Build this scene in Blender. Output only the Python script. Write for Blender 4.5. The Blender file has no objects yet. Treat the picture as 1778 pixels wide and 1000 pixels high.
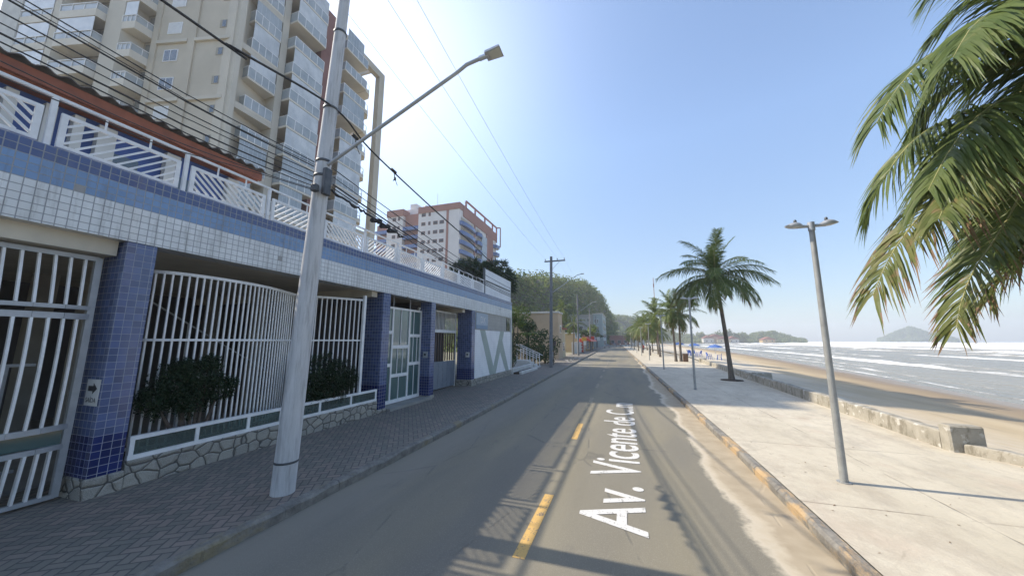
import bpy, math, random
from mathutils import Vector, Matrix, noise
R = math.radians
sc = bpy.context.scene
col = sc.collection
rng = random.Random(11)
V = Vector

# ---------------------------------------------------------------- mesh helper
class MB:
    def __init__(s):
        s.v = []; s.f = []; s.m = []; s.sm = []; s.mi = 0
    def add(s, vs, fs, smooth=False):
        o = len(s.v)
        s.v += [tuple(v) for v in vs]
        for f in fs:
            s.f.append(tuple(i + o for i in f)); s.m.append(s.mi); s.sm.append(smooth)
    def quad(s, a, b, c, d, smooth=False):
        s.add([a, b, c, d], [(0, 1, 2, 3)], smooth)
    def hexa(s, b, t):
        s.add(list(b) + list(t), [(3, 2, 1, 0), (4, 5, 6, 7), (0, 1, 5, 4), (1, 2, 6, 5), (2, 3, 7, 6), (3, 0, 4, 7)])
    def box(s, x0, x1, y0, y1, z0, z1):
        s.hexa([(x0, y0, z0), (x1, y0, z0), (x1, y1, z0), (x0, y1, z0)],
               [(x0, y0, z1), (x1, y0, z1), (x1, y1, z1), (x0, y1, z1)])
    def bbox(s, x0, x1, y0, y1, z0, z1, b=.01):
        # box with chamfered vertical and top edges
        def ring(i, z):
            return [(x0 + i, y0 + b, z), (x0 + b, y0 + i, z), (x1 - b, y0 + i, z), (x1 - i, y0 + b, z),
                    (x1 - i, y1 - b, z), (x1 - b, y1 - i, z), (x0 + b, y1 - i, z), (x0 + i, y1 - b, z)]
        vs = ring(0, z0) + ring(0, z1 - b) + ring(b * .9, z1)
        fs = [tuple(range(7, -1, -1))]
        for k in (0, 8):
            for i in range(8):
                j = (i + 1) % 8
                fs.append((k + i, k + j, k + 8 + j, k + 8 + i))
        fs.append(tuple(range(16, 24)))
        s.add(vs, fs)
    def beam(s, p, q, w, h, up=(0, 0, 1)):
        p = V(p); q = V(q); d = (q - p).normalized(); u = V(up)
        sd = d.cross(u)
        if sd.length < 1e-4: sd = d.cross(V((1, 0, 0)))
        sd.normalize(); u = sd.cross(d).normalized()
        c = [sd * (-w / 2) - u * (h / 2), sd * (w / 2) - u * (h / 2), sd * (w / 2) + u * (h / 2), sd * (-w / 2) + u * (h / 2)]
        s.hexa([p + k for k in c], [q + k for k in c])
    def tube(s, pts, r, n=8, caps=True, smooth=True):
        pts = [V(p) for p in pts]; N = len(pts)
        rr = r if isinstance(r, (list, tuple)) else [r] * N
        t0 = (pts[1] - pts[0]).normalized()
        a = V((0, 0, 1)) if abs(t0.z) < .9 else V((1, 0, 0))
        x = t0.cross(a).normalized(); vs = []
        for i in range(N):
            t = (pts[min(i + 1, N - 1)] - pts[max(i - 1, 0)]).normalized()
            x = (x - t * x.dot(t)).normalized(); y = t.cross(x)
            for k in range(n):
                an = 2 * math.pi * k / n
                vs.append(pts[i] + (x * math.cos(an) + y * math.sin(an)) * rr[i])
        fs = []
        for i in range(N - 1):
            for k in range(n):
                k2 = (k + 1) % n
                fs.append((i * n + k, i * n + k2, (i + 1) * n + k2, (i + 1) * n + k))
        s.add(vs, fs, smooth)
        if caps:
            s.add(vs[:n], [tuple(range(n - 1, -1, -1))]); s.add(vs[-n:], [tuple(range(n))])
    def prism(s, poly, vec):
        n = len(poly); vec = V(vec); b = [V(p) for p in poly]; t = [p + vec for p in b]
        s.add(b + t, [tuple(range(n - 1, -1, -1)), tuple(range(n, 2 * n))] +
              [(i, (i + 1) % n, n + (i + 1) % n, n + i) for i in range(n)])
    def lathe(s, c, prof, n=16, smooth=True):
        c = V(c); vs = []
        for r, z in prof:
            for k in range(n):
                a = 2 * math.pi * k / n
                vs.append((c.x + r * math.cos(a), c.y + r * math.sin(a), c.z + z))
        fs = []
        for i in range(len(prof) - 1):
            for k in range(n):
                k2 = (k + 1) % n
                fs.append((i * n + k, i * n + k2, (i + 1) * n + k2, (i + 1) * n + k))
        s.add(vs, fs, smooth)
    def build(s, name, mats, parent=None, org=None):
        me = bpy.data.meshes.new(name)
        o3 = ORI.get(parent.name, V((0, 0, 0))) if parent else (V(org) if org else V((0, 0, 0)))
        if o3.length > 0:
            vs = [(a - o3.x, b - o3.y, c - o3.z) for a, b, c in s.v]
        else:
            vs = s.v
        me.from_pydata(vs, [], s.f)
        if not isinstance(mats, (list, tuple)): mats = [mats]
        for m in mats: me.materials.append(m)
        me.polygons.foreach_set('material_index', s.m)
        me.polygons.foreach_set('use_smooth', s.sm)
        me.update()
        o = bpy.data.objects.new(name, me); col.objects.link(o)
        if parent: o.parent = parent
        else: o.location = o3
        ORI[o.name] = o3.copy()
        return o
ORI = {}

def tag(o, label, cat, group=None, kind=None):
    o['label'] = label
    if cat: o['category'] = cat
    if group: o['group'] = group
    if kind: o['kind'] = kind
    return o
def thing(name, label, cat, loc=(0, 0, 0), group=None):
    o = bpy.data.objects.new(name, None); col.objects.link(o)
    o.location = loc; o.empty_display_size = .3
    ORI[o.name] = V(loc)
    return tag(o, label, cat, group)
def struct(o, label=None, kind='structure'):
    o['kind'] = kind
    if label: o['label'] = label
    return o
def to_mesh(o):
    # a text object becomes a real mesh
    dg = bpy.context.evaluated_depsgraph_get(); me = bpy.data.meshes.new_from_object(o.evaluated_get(dg))
    n = o.name; m = bpy.data.objects.new(n, me); col.objects.link(m); m.parent = o.parent; m.location = o.location; m.rotation_euler = o.rotation_euler; m.scale = o.scale
    cu = o.data; bpy.data.objects.remove(o); bpy.data.curves.remove(cu); m.name = n
    return m
def kids(o): return [c for c in bpy.data.objects if c.parent == o]
def dup(o, loc=None, rz=None, label=None, par=None, scale=None):
    def rec(a, p):
        c = a.copy(); col.objects.link(c); c.parent = p
        for k in kids(a): rec(k, c)
        return c
    c = rec(o, par)
    if loc is not None: c.location = loc
    if rz is not None: c.rotation_euler = (0, 0, rz)
    if scale is not None: c.scale = (scale,) * 3 if isinstance(scale, (int, float)) else scale
    if label: c['label'] = label
    return c

# ---------------------------------------------------------------- camera maths (measured from the photograph)
FPX, PITCH, YAW, CAMH = 590., math.atan(92 / 590.), R(18.1717), 2.5
def ray(u, v):
    x = (u - 889) / FPX; y = (500 - v) / FPX
    fw = math.cos(PITCH) - y * math.sin(PITCH); up = math.sin(PITCH) + y * math.cos(PITCH)
    return V((x * math.cos(YAW) - fw * math.sin(YAW), x * math.sin(YAW) + fw * math.cos(YAW), up))
CAM = V((0, 0, CAMH))
def at_depth(u, v, d): return CAM + ray(u, v) * d

# ---------------------------------------------------------------- node helper
class NT:
    def __init__(s, name, rough=.6, metal=0., spec=.5):
        s.mat = bpy.data.materials.new(name); s.mat.use_nodes = True
        s.nt = s.mat.node_tree; s.p = s.nt.nodes['Principled BSDF']
        s.out = s.nt.nodes['Material Output']
        s.set('Roughness', rough); s.set('Metallic', metal); s.set('Specular IOR Level', spec)
        s._pos = None
    def set(s, k, v):
        i = s.p.inputs[k]
        s.link(i, v)
    def link(s, i, v):
        if hasattr(v, 'is_output'): s.nt.links.new(v, i)
        elif isinstance(v, (tuple, list)) and len(v) == 3 and i.type == 'RGBA': i.default_value = (*v, 1)
        else: i.default_value = v
    def node(s, t, **kw):
        n = s.nt.nodes.new(t)
        for k, v in kw.items(): setattr(n, k, v)
        return n
    def m(s, op, a, b=0., c=0., clamp=False):
        n = s.node('ShaderNodeMath', operation=op, use_clamp=clamp)
        s.link(n.inputs[0], a); s.link(n.inputs[1], b); s.link(n.inputs[2], c)
        return n.outputs[0]
    def pos(s):
        if s._pos is None:
            g = s.node('ShaderNodeNewGeometry'); s._pos = g.outputs['Position']
        return s._pos
    def obj(s):
        return s.node('ShaderNodeTexCoord').outputs['Object']
    def xyz(s, v):
        n = s.node('ShaderNodeSeparateXYZ'); s.link(n.inputs[0], v); return n.outputs
    def comb(s, x, y, z):
        n = s.node('ShaderNodeCombineXYZ')
        for i, k in enumerate((x, y, z)): s.link(n.inputs[i], k)
        return n.outputs[0]
    def noise(s, vec, scale, detail=4., rough=.55, dist=0.):
        n = s.node('ShaderNodeTexNoise'); s.link(n.inputs['Vector'], vec)
        n.inputs['Scale'].default_value = scale; n.inputs['Detail'].default_value = detail
        n.inputs['Roughness'].default_value = rough; n.inputs['Distortion'].default_value = dist
        return n.outputs['Fac']
    def white(s, vec):
        n = s.node('ShaderNodeTexWhiteNoise'); s.link(n.inputs['Vector'], vec); return n.outputs['Value']
    def voro(s, vec, scale, feat='F1', out='Distance', rnd=1.):
        n = s.node('ShaderNodeTexVoronoi', feature=feat); s.link(n.inputs['Vector'], vec)
        n.inputs['Scale'].default_value = scale; n.inputs['Randomness'].default_value = rnd
        return n.outputs[out]
    def mp(s, v, a, b, c=0., d=1.):
        n = s.node('ShaderNodeMapRange'); s.link(n.inputs[0], v)
        for i, k in enumerate((a, b, c, d)): n.inputs[i + 1].default_value = k
        return n.outputs[0]
    def mix(s, f, a, b):
        n = s.node('ShaderNodeMix', data_type='RGBA'); s.link(n.inputs[0], f); s.link(n.inputs[6], a); s.link(n.inputs[7], b)
        return n.outputs[2]
    def scl(s, vec, v):
        n = s.node('ShaderNodeMapping'); s.link(n.inputs[0], vec); n.inputs['Scale'].default_value = v; return n.outputs[0]
    def bump(s, h, st=.3, dist=.01):
        n = s.node('ShaderNodeBump'); n.inputs['Strength'].default_value = st; n.inputs['Distance'].default_value = dist
        s.link(n.inputs['Height'], h); s.nt.links.new(n.outputs[0], s.p.inputs['Normal'])
    def attr(s, name):
        return s.node('ShaderNodeAttribute', attribute_name=name).outputs['Fac']

def plain(name, c1, c2=None, scale=3., rough=.6, metal=0., spec=.5, bump=0., bscale=30., world=False, rvar=.0):
    n = NT(name, rough, metal, spec)
    vec = n.pos() if world else n.obj()
    if c2 is not None:
        f = n.mp(n.noise(vec, scale, 5, .6), .35, .68)
        n.set('Base Color', n.mix(f, c1, c2))
        if rvar:
            n.set('Roughness', n.m('ADD', n.m('MULTIPLY', f, rvar), rough - rvar / 2))
    else: n.set('Base Color', c1)
    if bump: n.bump(n.noise(vec, bscale, 4), bump, .01)
    return n.mat

M = {}
# white painted steel with faint grime
M['white'] = plain('white_paint', (.80, .80, .79), (.66, .665, .66), 4, .38)
M['galv'] = plain('grey_metal', (.42, .44, .46), (.34, .36, .38), 6, .45, .3)
M['steel_dark'] = plain('dark_metal', (.10, .105, .11), (.06, .065, .07), 8, .5, .4)
M['lamp_body'] = plain('lamp_body', (.5, .51, .52), (.4, .41, .42), 10, .4, .2)
M['lens'] = plain('lamp_lens', (.55, .56, .5), None, rough=.15)
M['cable'] = plain('cable_rubber', (.018, .018, .02), (.035, .035, .035), 3, .6)
M['alu'] = plain('aluminium', (.6, .62, .64), (.5, .52, .54), 5, .35, .6)
M['insul'] = plain('insulator', (.28, .25, .22), None, rough=.25)
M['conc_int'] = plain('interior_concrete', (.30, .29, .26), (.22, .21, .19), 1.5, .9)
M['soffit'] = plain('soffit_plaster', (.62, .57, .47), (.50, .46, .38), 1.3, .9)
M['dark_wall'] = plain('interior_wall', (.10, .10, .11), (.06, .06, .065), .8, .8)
M['terracotta'] = plain('terracotta', (.30, .10, .055), (.20, .07, .045), 3, .8)
M['roof_sheet'] = plain('roof_sheet', (.10, .09, .08), (.17, .14, .12), 3, .9)
M['blue_wall'] = plain('blue_wall_paint', (.05, .10, .30), (.04, .08, .22), 2, .7)
M['off_white'] = plain('off_white_plaster', (.60, .59, .55), (.48, .47, .44), 1.2, .8)
M['pole_dark'] = plain('backlit_pole', (.20, .205, .21), (.14, .145, .15), 4, .85)  # farther poles: backlit shade put into a darker pole colour
M['soil'] = plain('soil', (.05, .035, .022), (.08, .06, .04), 6, 1., bump=.6)
M['wood'] = plain('wood', (.18, .10, .05), (.11, .06, .03), 4, .7)
M['red_paint'] = plain('red_paint', (.55, .06, .03), (.42, .05, .03), 4, .5)
M['yellow_paint'] = plain('yellow_paint', (.62, .36, .05), (.5, .28, .05), 5, .6)
M['blue_paint'] = plain('blue_fabric', (.08, .16, .42), (.06, .12, .32), 3, .7)
M['blue_plastic'] = plain('blue_plastic', (.05, .12, .45), None, rough=.35)
M['sign_white'] = plain('sign_white', (.62, .62, .60), (.55, .55, .53), 9, .4)
M['ink'] = plain('sign_ink', (.02, .02, .022), None, rough=.5)
M['skin'] = plain('skin', (.36, .20, .13), None, rough=.6)
M['hair'] = plain('hair', (.02, .015, .01), None, rough=.7)
M['cloth_red'] = plain('cloth_red', (.40, .05, .05), None, rough=.9)
M['cloth_white'] = plain('cloth_white', (.7, .7, .68), None, rough=.9)
M['cloth_dark'] = plain('cloth_dark', (.03, .035, .06), None, rough=.9)

def glass(name, c, rough=.06, spec=.9, c2=None):
    n = NT(name, rough, 0, spec)
    if c2:
        f = n.mp(n.noise(n.obj(), .8, 2), .35, .65)
        n.set('Base Color', n.mix(f, c, c2))
    else: n.set('Base Color', c)
    n.set('IOR', 1.6)
    return n.mat
def clear_glass(name, tint):
    n = NT(name, .04, 0, .6); n.set('Base Color', tuple(k * .25 for k in tint))
    t = n.node('ShaderNodeBsdfTransparent'); n.link(t.inputs[0], tint)
    mx = n.node('ShaderNodeMixShader'); mx.inputs[0].default_value = .38
    n.nt.links.new(t.outputs[0], mx.inputs[1]); n.nt.links.new(n.p.outputs[0], mx.inputs[2]); n.nt.links.new(mx.outputs[0], n.out.inputs[0]); return n.mat
M['glass_rail'] = clear_glass('clear_green_glass', (.62, .74, .69))
M['glass_dark'] = glass('dark_window_glass', (.035, .05, .055))
M['glass_green'] = glass('green_tinted_glass', (.09, .15, .14), .05, .9, (.05, .10, .10))
M['glass_balc'] = glass('balcony_glass', (.42, .45, .46), .18, .35, (.32, .36, .38))
M['glass_pale'] = glass('pale_curtained_glass', (.66, .67, .66), .2, .5, (.50, .52, .52))
M['glass_blue'] = glass('blue_balcony_glass', (.03, .07, .22), .15, .8)

# --- square ceramic tiles: fascia and pillars (world grid, u = x + y works on both faces)
def tiles(name, bands, g=.112, grout=(.55, .56, .55), gw=.055, var=.22, grime=True):
    n = NT(name, .16, 0, .55)
    x, y, z = n.xyz(n.pos())
    u = n.m('DIVIDE', n.m('ADD', x, y), g); w = n.m('DIVIDE', n.m('SUBTRACT', z, .15), g)
    fu = n.m('FRACT', u); fw = n.m('FRACT', w)
    du = n.m('MINIMUM', fu, n.m('SUBTRACT', 1., fu)); dw = n.m('MINIMUM', fw, n.m('SUBTRACT', 1., fw))
    dd = n.m('MINIMUM', du, dw)
    gm = n.mp(dd, gw * .6, gw * 1.3)
    idv = n.comb(n.m('FLOOR', u), n.m('FLOOR', w), 0.)
    rv = n.white(idv)
    zt = n.m('MULTIPLY', n.m('FLOOR', w), g)      # band changes follow whole tile rows
    c = bands[0][1]
    for zz, cc in bands[1:]:
        c = n.mix(n.m('GREATER_THAN', zt, zz - .15 - .01), c, cc)
    dk = n.node('ShaderNodeHueSaturation'); n.link(dk.inputs['Color'], c)
    n.link(dk.inputs['Value'], n.mp(rv, 0, 1, 1 - var, 1 + var))
    c2 = n.mix(gm, grout, dk.outputs[0])
    if grime:
        gr = n.noise(n.scl(n.pos(), (1, 1.5, .35)), 1.6, 5, .65)
        c2 = n.mix(n.mp(gr, .5, .8, 0, .35), c2, (.20, .20, .19))
        stk = n.noise(n.comb(n.m('MULTIPLY', n.m('ADD', x, y), 3.2), 0., n.m('MULTIPLY', z, .35)), 2., 5, .75)
        c2 = n.mix(n.mp(stk, .52, .70, 0, .5), c2, (.15, .145, .13))
        c2 = n.mix(n.m('GREATER_THAN', rv, .9985), c2, (.30, .29, .27))
    n.set('Base Color', c2)
    n.set('Roughness', n.mix(gm, (.8,) * 3, (.14,) * 3))
    n.bump(n.m('ADD', n.m('MULTIPLY', gm, 1.), n.m('MULTIPLY', rv, .25)), .5, .006)
    return n.mat
M['fascia'] = tiles('fascia_tiles', [(0, (.70, .71, .70)), (4.71, (.17, .28, .46)), (5.06, (.06, .09, .21))], grout=(.30, .31, .32), var=.06)
M['pillar'] = tiles('pillar_tiles', [(0, (.014, .024, .11)), (.98, (.08, .11, .22))], grout=(.34, .36, .41), gw=.032, grime=False)

def stone(name, sc_=2.6, c1=(.34, .32, .27), c2=(.22, .215, .19)):
    n = NT(name, .85)
    x, y, z = n.xyz(n.pos())
    vec = n.comb(n.m('ADD', x, y), n.m('MULTIPLY', z, 1.25), 0.)
    wob = n.node('ShaderNodeVectorMath', operation='ADD')
    nz = n.node('ShaderNodeTexNoise'); n.link(nz.inputs[0], vec); nz.inputs['Scale'].default_value = 3.
    scn = n.node('ShaderNodeVectorMath', operation='SCALE'); n.link(scn.inputs[0], nz.outputs['Color']); scn.inputs['Scale'].default_value = .10
    n.link(wob.inputs[0], vec); n.link(wob.inputs[1], scn.outputs[0]); v2 = wob.outputs[0]
    e = n.voro(v2, sc_ * 1.6, 'DISTANCE_TO_EDGE', 'Distance', .75)
    cidv = n.node('ShaderNodeTexVoronoi'); n.link(cidv.inputs['Vector'], v2); cidv.inputs['Scale'].default_value = sc_ * 1.6; cidv.inputs['Randomness'].default_value = .75
    rv = n.xyz(cidv.outputs['Color'])[0]
    c = n.mix(rv, c1, c2)
    sp = n.noise(vec, 60, 3)
    c = n.mix(n.mp(sp, .42, .62, 0, .55), c, (.46, .43, .37))
    big = n.noise(vec, 5, 4)
    c = n.mix(n.mp(big, .5, .75, 0, .4), c, (.14, .12, .10))
    gm = n.mp(e, .02, .055)
    n.set('Base Color', n.mix(gm, (.09, .085, .075), c))
    n.bump(n.m('ADD', n.mp(e, .0, .14), n.m('MULTIPLY', sp, .3)), .9, .03)
    return n.mat
M['stone'] = stone('granite_rubble')

# --- concrete pole
def pole_mat():
    n = NT('concrete_pole', .8)
    v = n.obj(); f = n.mp(n.noise(n.scl(v, (1, 1, .12)), 9, 5, .65), .35, .7)
    c = n.mix(f, (.56, .565, .57), (.44, .45, .455))
    s = n.mp(n.noise(n.scl(v, (3, 3, .22)), 5, 6, .7), .50, .66, 0, .75)
    n.set('Base Color', n.mix(s, c, (.28, .28, .28)))
    n.bump(n.noise(v, 60, 3), .25, .01)
    return n.mat
M['pole'] = pole_mat()

# --- interlocking pavers, herringbone
def pavers():
    n = NT('herringbone_pavers', .85)
    x, y, z = n.xyz(n.pos())
    a = R(35)
    u = n.m('DIVIDE', n.m('ADD', n.m('MULTIPLY', x, math.cos(a)), n.m('MULTIPLY', y, math.sin(a))), .115)
    w = n.m('DIVIDE', n.m('SUBTRACT', n.m('MULTIPLY', y, math.cos(a)), n.m('MULTIPLY', x, math.sin(a))), .115)
    i = n.m('FLOOR', u); j = n.m('FLOOR', w); fu = n.m('FRACT', u); fw = n.m('FRACT', w)
    k = n.m('FLOORED_MODULO', n.m('SUBTRACT', i, j), 4.)
    def eq(t): return n.m('COMPARE', k, float(t), .25)
    big = 5.
    dl = n.m('ADD', fu, n.m('MULTIPLY', eq(1), big)); dr = n.m('ADD', n.m('SUBTRACT', 1., fu), n.m('MULTIPLY', eq(0), big))
    db = n.m('ADD', fw, n.m('MULTIPLY', eq(2), big)); dt = n.m('ADD', n.m('SUBTRACT', 1., fw), n.m('MULTIPLY', eq(3), big))
    d = n.m('MINIMUM', n.m('MINIMUM', dl, dr), n.m('MINIMUM', db, dt))
    gm = n.mp(d, .03, .12)
    idv = n.comb(n.m('SUBTRACT', i, eq(1)), n.m('ADD', j, eq(3)), 0.)
    rv = n.white(idv)
    patch = n.noise(n.pos(), .45, 4, .6)
    base = n.mix(n.mp(n.m('ADD', n.m('MULTIPLY', rv, .35), n.m('MULTIPLY', patch, .8)), .42, .78), (.212, .198, .16), (.222, .178, .145))
    hs = n.node('ShaderNodeHueSaturation'); n.link(hs.inputs['Color'], base); n.link(hs.inputs['Value'], n.mp(rv, 0, 1, .80, 1.16))
    dirt = n.mp(n.noise(n.pos(), 2.2, 6, .7), .45, .75, 0, .5)
    c = n.mix(dirt, hs.outputs[0], (.12, .115, .105))
    n.set('Base Color', n.mix(gm, (.085, .083, .078), c))
    n.bump(n.m('ADD', gm, n.m('MULTIPLY', n.noise(n.pos(), 70, 2), .25)), .6, .01)
    return n.mat
M['pavers'] = pavers()

# --- asphalt with blown sand along the beach kerb
def asphalt():
    n = NT('asphalt', .88, 0, .35)
    p = n.pos(); x, y, z = n.xyz(p)
    ps = n.scl(p, (1, .16, 1))
    c = n.mix(n.mp(n.noise(ps, 1.1, 5, .6), .35, .7), (.222, .197, .138), (.268, .238, .168))
    # worn wheel paths: smoother, slightly darker oily strip between them
    tr = n.m('ABSOLUTE', n.m('SINE', n.m('MULTIPLY', n.m('ADD', x, 1.25), 1.75)))
    c = n.mix(n.mp(n.m('MULTIPLY', tr, n.noise(ps, .8, 3)), .15, .5, 0, .40), c, (.165, .156, .138))
    patch = n.mp(n.noise(n.scl(p, (.5, .12, 1)), 1., 2), .52, .56, 0, .30)
    c = n.mix(patch, c, (.155, .148, .132))
    sp = n.noise(p, 110, 2, .7)
    c = n.mix(n.mp(sp, .42, .62), n.mix(.30, c, (.09, .088, .08)), c)
    c = n.mix(n.mp(n.white(n.scl(p, (60, 60, 1))), .985, .99, 0, 0.), c, (.3, .3, .3))
    # cracks
    cr = n.voro(n.comb(x, n.m('MULTIPLY', y, .35), 0.), .55, 'DISTANCE_TO_EDGE')
    wob = n.noise(p, 1.5, 5)
    crk = n.m('MULTIPLY', n.mp(cr, .004, .012, 1, 0), n.mp(wob, .48, .56))
    c = n.mix(n.m('MULTIPLY', crk, .35), c, (.08, .078, .07))
    ag = n.voro(p, 55., 'F1', 'Distance')
    c = n.mix(n.mp(ag, .12, .38, .38, 0), c, (.33, .31, .27))
    oil = n.mp(n.noise(n.scl(p, (1.3, .5, 1)), 1.6, 5, .7), .60, .74, 0, .45)
    c = n.mix(oil, c, (.11, .105, .095))
    ty = n.m('ABSOLUTE', n.m('SUBTRACT', n.m('ABSOLUTE', n.m('ADD', x, n.m('MULTIPLY', n.noise(n.comb(0., y, 0.), .12, 2), 1.4))), 1.1))
    c = n.mix(n.m('MULTIPLY', n.mp(ty, .05, .32, 1, 0), n.mp(n.noise(ps, 2.2, 5, .7), .38, .66, 0, .4)), c, (.13, .124, .11))
    # dusty gutter on the building side
    gut = n.m('ADD', n.m('MULTIPLY', n.noise(n.scl(p, (1, .25, 1)), .9, 5, .65), 2.4), x)
    c = n.mix(n.mp(gut, -3.2, -2.2, .5, 0), c, (.27, .245, .20))
    # sand along the promenade kerb
    sd = n.m('ADD', x, n.m('MULTIPLY', n.m('SUBTRACT', n.noise(n.scl(p, (1, .5, 1)), .55, 5, .55), .5), 1.5))
    sd2 = n.m('ADD', sd, n.m('MULTIPLY', n.m('SUBTRACT', n.noise(p, 14, 3), .5), .16))
    sm = n.mp(sd2, 1.34, 1.50)
    rim = n.m('MULTIPLY', n.mp(sd2, 1.30, 1.42), n.mp(sd2, 1.44, 1.62, 1, 0))
    sandc = n.mix(n.mp(n.noise(p, 3, 5), .3, .7), (.33, .27, .185), (.42, .35, .25))
    c = n.mix(n.m('MULTIPLY', sm, .93), c, sandc)
    c = n.mix(n.m('MULTIPLY', rim, .55), c, (.62, .55, .43))
    n.set('Base Color', c)
    n.bump(n.m('ADD', sp, n.m('MULTIPLY', crk, -2.)), .35, .006)
    return n.mat
M['asphalt'] = asphalt()

def promenade_mat():
    n = NT('promenade_concrete', .9, 0, .3)
    p = n.pos(); x, y, z = n.xyz(p)
    ps = n.scl(p, (1, .45, 1))
    c = n.mix(n.mp(n.noise(ps, .7, 6, .65), .32, .7), (.475, .43, .335), (.585, .535, .43))
    st = n.mp(n.noise(n.scl(p, (.9, .55, 1)), 1.7, 7, .72), .50, .66, 0, .6)
    c = n.mix(st, c, (.37, .32, .25))
    rd = n.mp(n.noise(p, .55, 4, .6), .58, .72, 0, .35)
    c = n.mix(rd, c, (.44, .31, .24))
    near = n.mp(n.m('ADD', x, n.m('MULTIPLY', n.noise(p, .8, 4), 1.2)), 3.2, 4.6, .45, 0)
    c = n.mix(n.m('MULTIPLY', near, n.mp(n.noise(p, 5, 5, .7), .4, .6)), c, (.40, .345, .27))
    # slab joints every 3.3 m, broken up
    jy = n.m('FRACT', n.m('DIVIDE', n.m('ADD', y, n.m('MULTIPLY', n.noise(p, 1.2, 3), .06)), 3.3))
    jx = n.m('ABSOLUTE', n.m('SUBTRACT', n.m('ADD', x, n.m('MULTIPLY', n.noise(p, 1.2, 3), .06)), 4.35))
    jm = n.m('MAXIMUM', n.mp(n.m('MINIMUM', jy, n.m('SUBTRACT', 1., jy)), .002, .006, 1, 0), n.mp(jx, .008, .02, 1, 0))
    jm = n.m('MULTIPLY', jm, n.mp(n.noise(p, 1.1, 4), .40, .56))
    c = n.mix(n.m('MULTIPLY', jm, .65), c, (.16, .13, .10))
    cr = n.voro(n.comb(n.m('ADD', x, n.m('MULTIPLY', n.noise(p, 1.3, 5), .5)), n.m('MULTIPLY', y, .7), 0.), .38, 'DISTANCE_TO_EDGE')
    c = n.mix(n.m('MULTIPLY', n.mp(cr, .001, .005, .3, 0), n.mp(n.noise(p, .9, 3), .48, .6)), c, (.20, .17, .13))
    dsm = n.mp(n.noise(n.scl(p, (.8, .3, 1)), 3.3, 7, .75), .50, .64, 0, .55)
    c = n.mix(dsm, c, (.36, .32, .26))
    g = n.noise(p, 45, 4, .75)
    c = n.mix(n.mp(g, .45, .7, 0, .35), c, (.40, .35, .28))
    fl = n.mp(n.voro(n.m('ADD', 0., 0.) if False else p, 2.3, 'F1', 'Distance'), 0.0, .02, .3, 0)
    c = n.mix(n.m('MULTIPLY', fl, n.mp(n.noise(p, 1.7, 3), .5, .6)), c, (.20, .13, .08))
    n.set('Base Color', c)
    n.bump(n.m('ADD', n.m('MULTIPLY', g, 1.), n.m('ADD', n.m('MULTIPLY', n.noise(p, 6, 5), 2.), n.m('MULTIPLY', jm, -2.))), .55, .012)
    return n.mat
M['promenade'] = promenade_mat()

def kerb_mat(name, amt, colr, thr):
    n = NT(name, .85)
    p = n.pos(); x, y, z = n.xyz(p)
    c = n.mix(n.mp(n.noise(p, 6, 5, .65), .35, .7), (.24, .225, .195) if amt < .78 else (.36, .32, .25), (.12, .112, .10) if amt < .78 else (.25, .215, .165))
    chip = n.noise(n.scl(p, (1, .35, 1)), 5, 6, .7)
    lng = n.noise(n.comb(0., y, 0.), .5, 2)
    f = n.mp(n.m('ADD', n.m('MULTIPLY', chip, .7), n.m('MULTIPLY', lng, .6)), thr, thr + .1, 0, amt)
    c = n.mix(f, c, colr)
    jy = n.m('FRACT', y)
    j = n.mp(n.m('MINIMUM', jy, n.m('SUBTRACT', 1., jy)), .008, .02, 1, 0)
    c = n.mix(n.m('MULTIPLY', n.m('MULTIPLY', j, .7), n.mp(n.noise(p, 2.3, 3), .45, .6)), c, (.08, .075, .065))
    n.set('Base Color', c)
    n.bump(n.m('ADD', n.noise(p, 30, 5), n.m('MULTIPLY', j, -.6)), .8, .02)
    return n.mat
M['kerb_l'] = kerb_mat('kerb_street', .5, (.26, .20, .08), .68)
M['kerb_r'] = kerb_mat('kerb_beach', .75, (.46, .31, .15), .64)

def seawall_mat():
    n = NT('weathered_concrete', .9)
    p = n.pos(); x, y, z = n.xyz(p)
    c = n.mix(n.mp(n.noise(p, 2.5, 6, .65), .35, .68), (.38, .35, .29), (.27, .25, .20))
    f = n.mp(n.noise(n.scl(p, (1, 1, .45)), 3.4, 7, .75), .50, .60)
    c = n.mix(n.m('MULTIPLY', f, .75), c, (.16, .14, .10))
    pt = n.mp(n.noise(p, 4.5, 4), .60, .66, 0, .6)
    c = n.mix(pt, c, (.62, .60, .55))
    n.set('Base Color', c)
    n.bump(n.noise(p, 22, 6, .7), .8, .02)
    return n.mat
M['seawall'] = seawall_mat()

def sand_mat():
    n = NT('beach_sand', .9, 0, .4)
    p = n.pos(); x, y, z = n.xyz(p)
    d = n.attr('shore')
    c = n.mix(n.mp(n.noise(n.scl(p, (1, .3, 1)), .35, 6, .6), .35, .68), (.40, .31, .185), (.47, .38, .245))
    dn = n.m('ADD', d, n.m('MULTIPLY', n.m('SUBTRACT', n.noise(n.scl(p, (1, .25, 1)), .3, 4), .5), 6.))
    c = n.mix(n.mp(dn, 3., 8., 1, 0), c, (.25, .185, .115))
    dry = n.mp(dn, 8.5, 11.5)
    c = n.mix(n.m('MULTIPLY', dry, n.mp(n.noise(p, 2., 5), .3, .6, .45, 1)), c, (.56, .50, .40))
    sk = n.mp(n.noise(n.scl(p, (1, .12, 1)), 1.4, 5, .7), .58, .68, 0, .35)
    c = n.mix(sk, c, (.25, .2, .14))
    n.set('Base Color', c)
    n.set('Roughness', n.mp(dn, 1., 4., .32, .9))
    n.bump(n.m('MULTIPLY', n.noise(p, 7, 6, .7), n.mp(dn, 3, 9, .1, 1)), .5, .03)
    return n.mat
M['sand'] = sand_mat()

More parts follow.
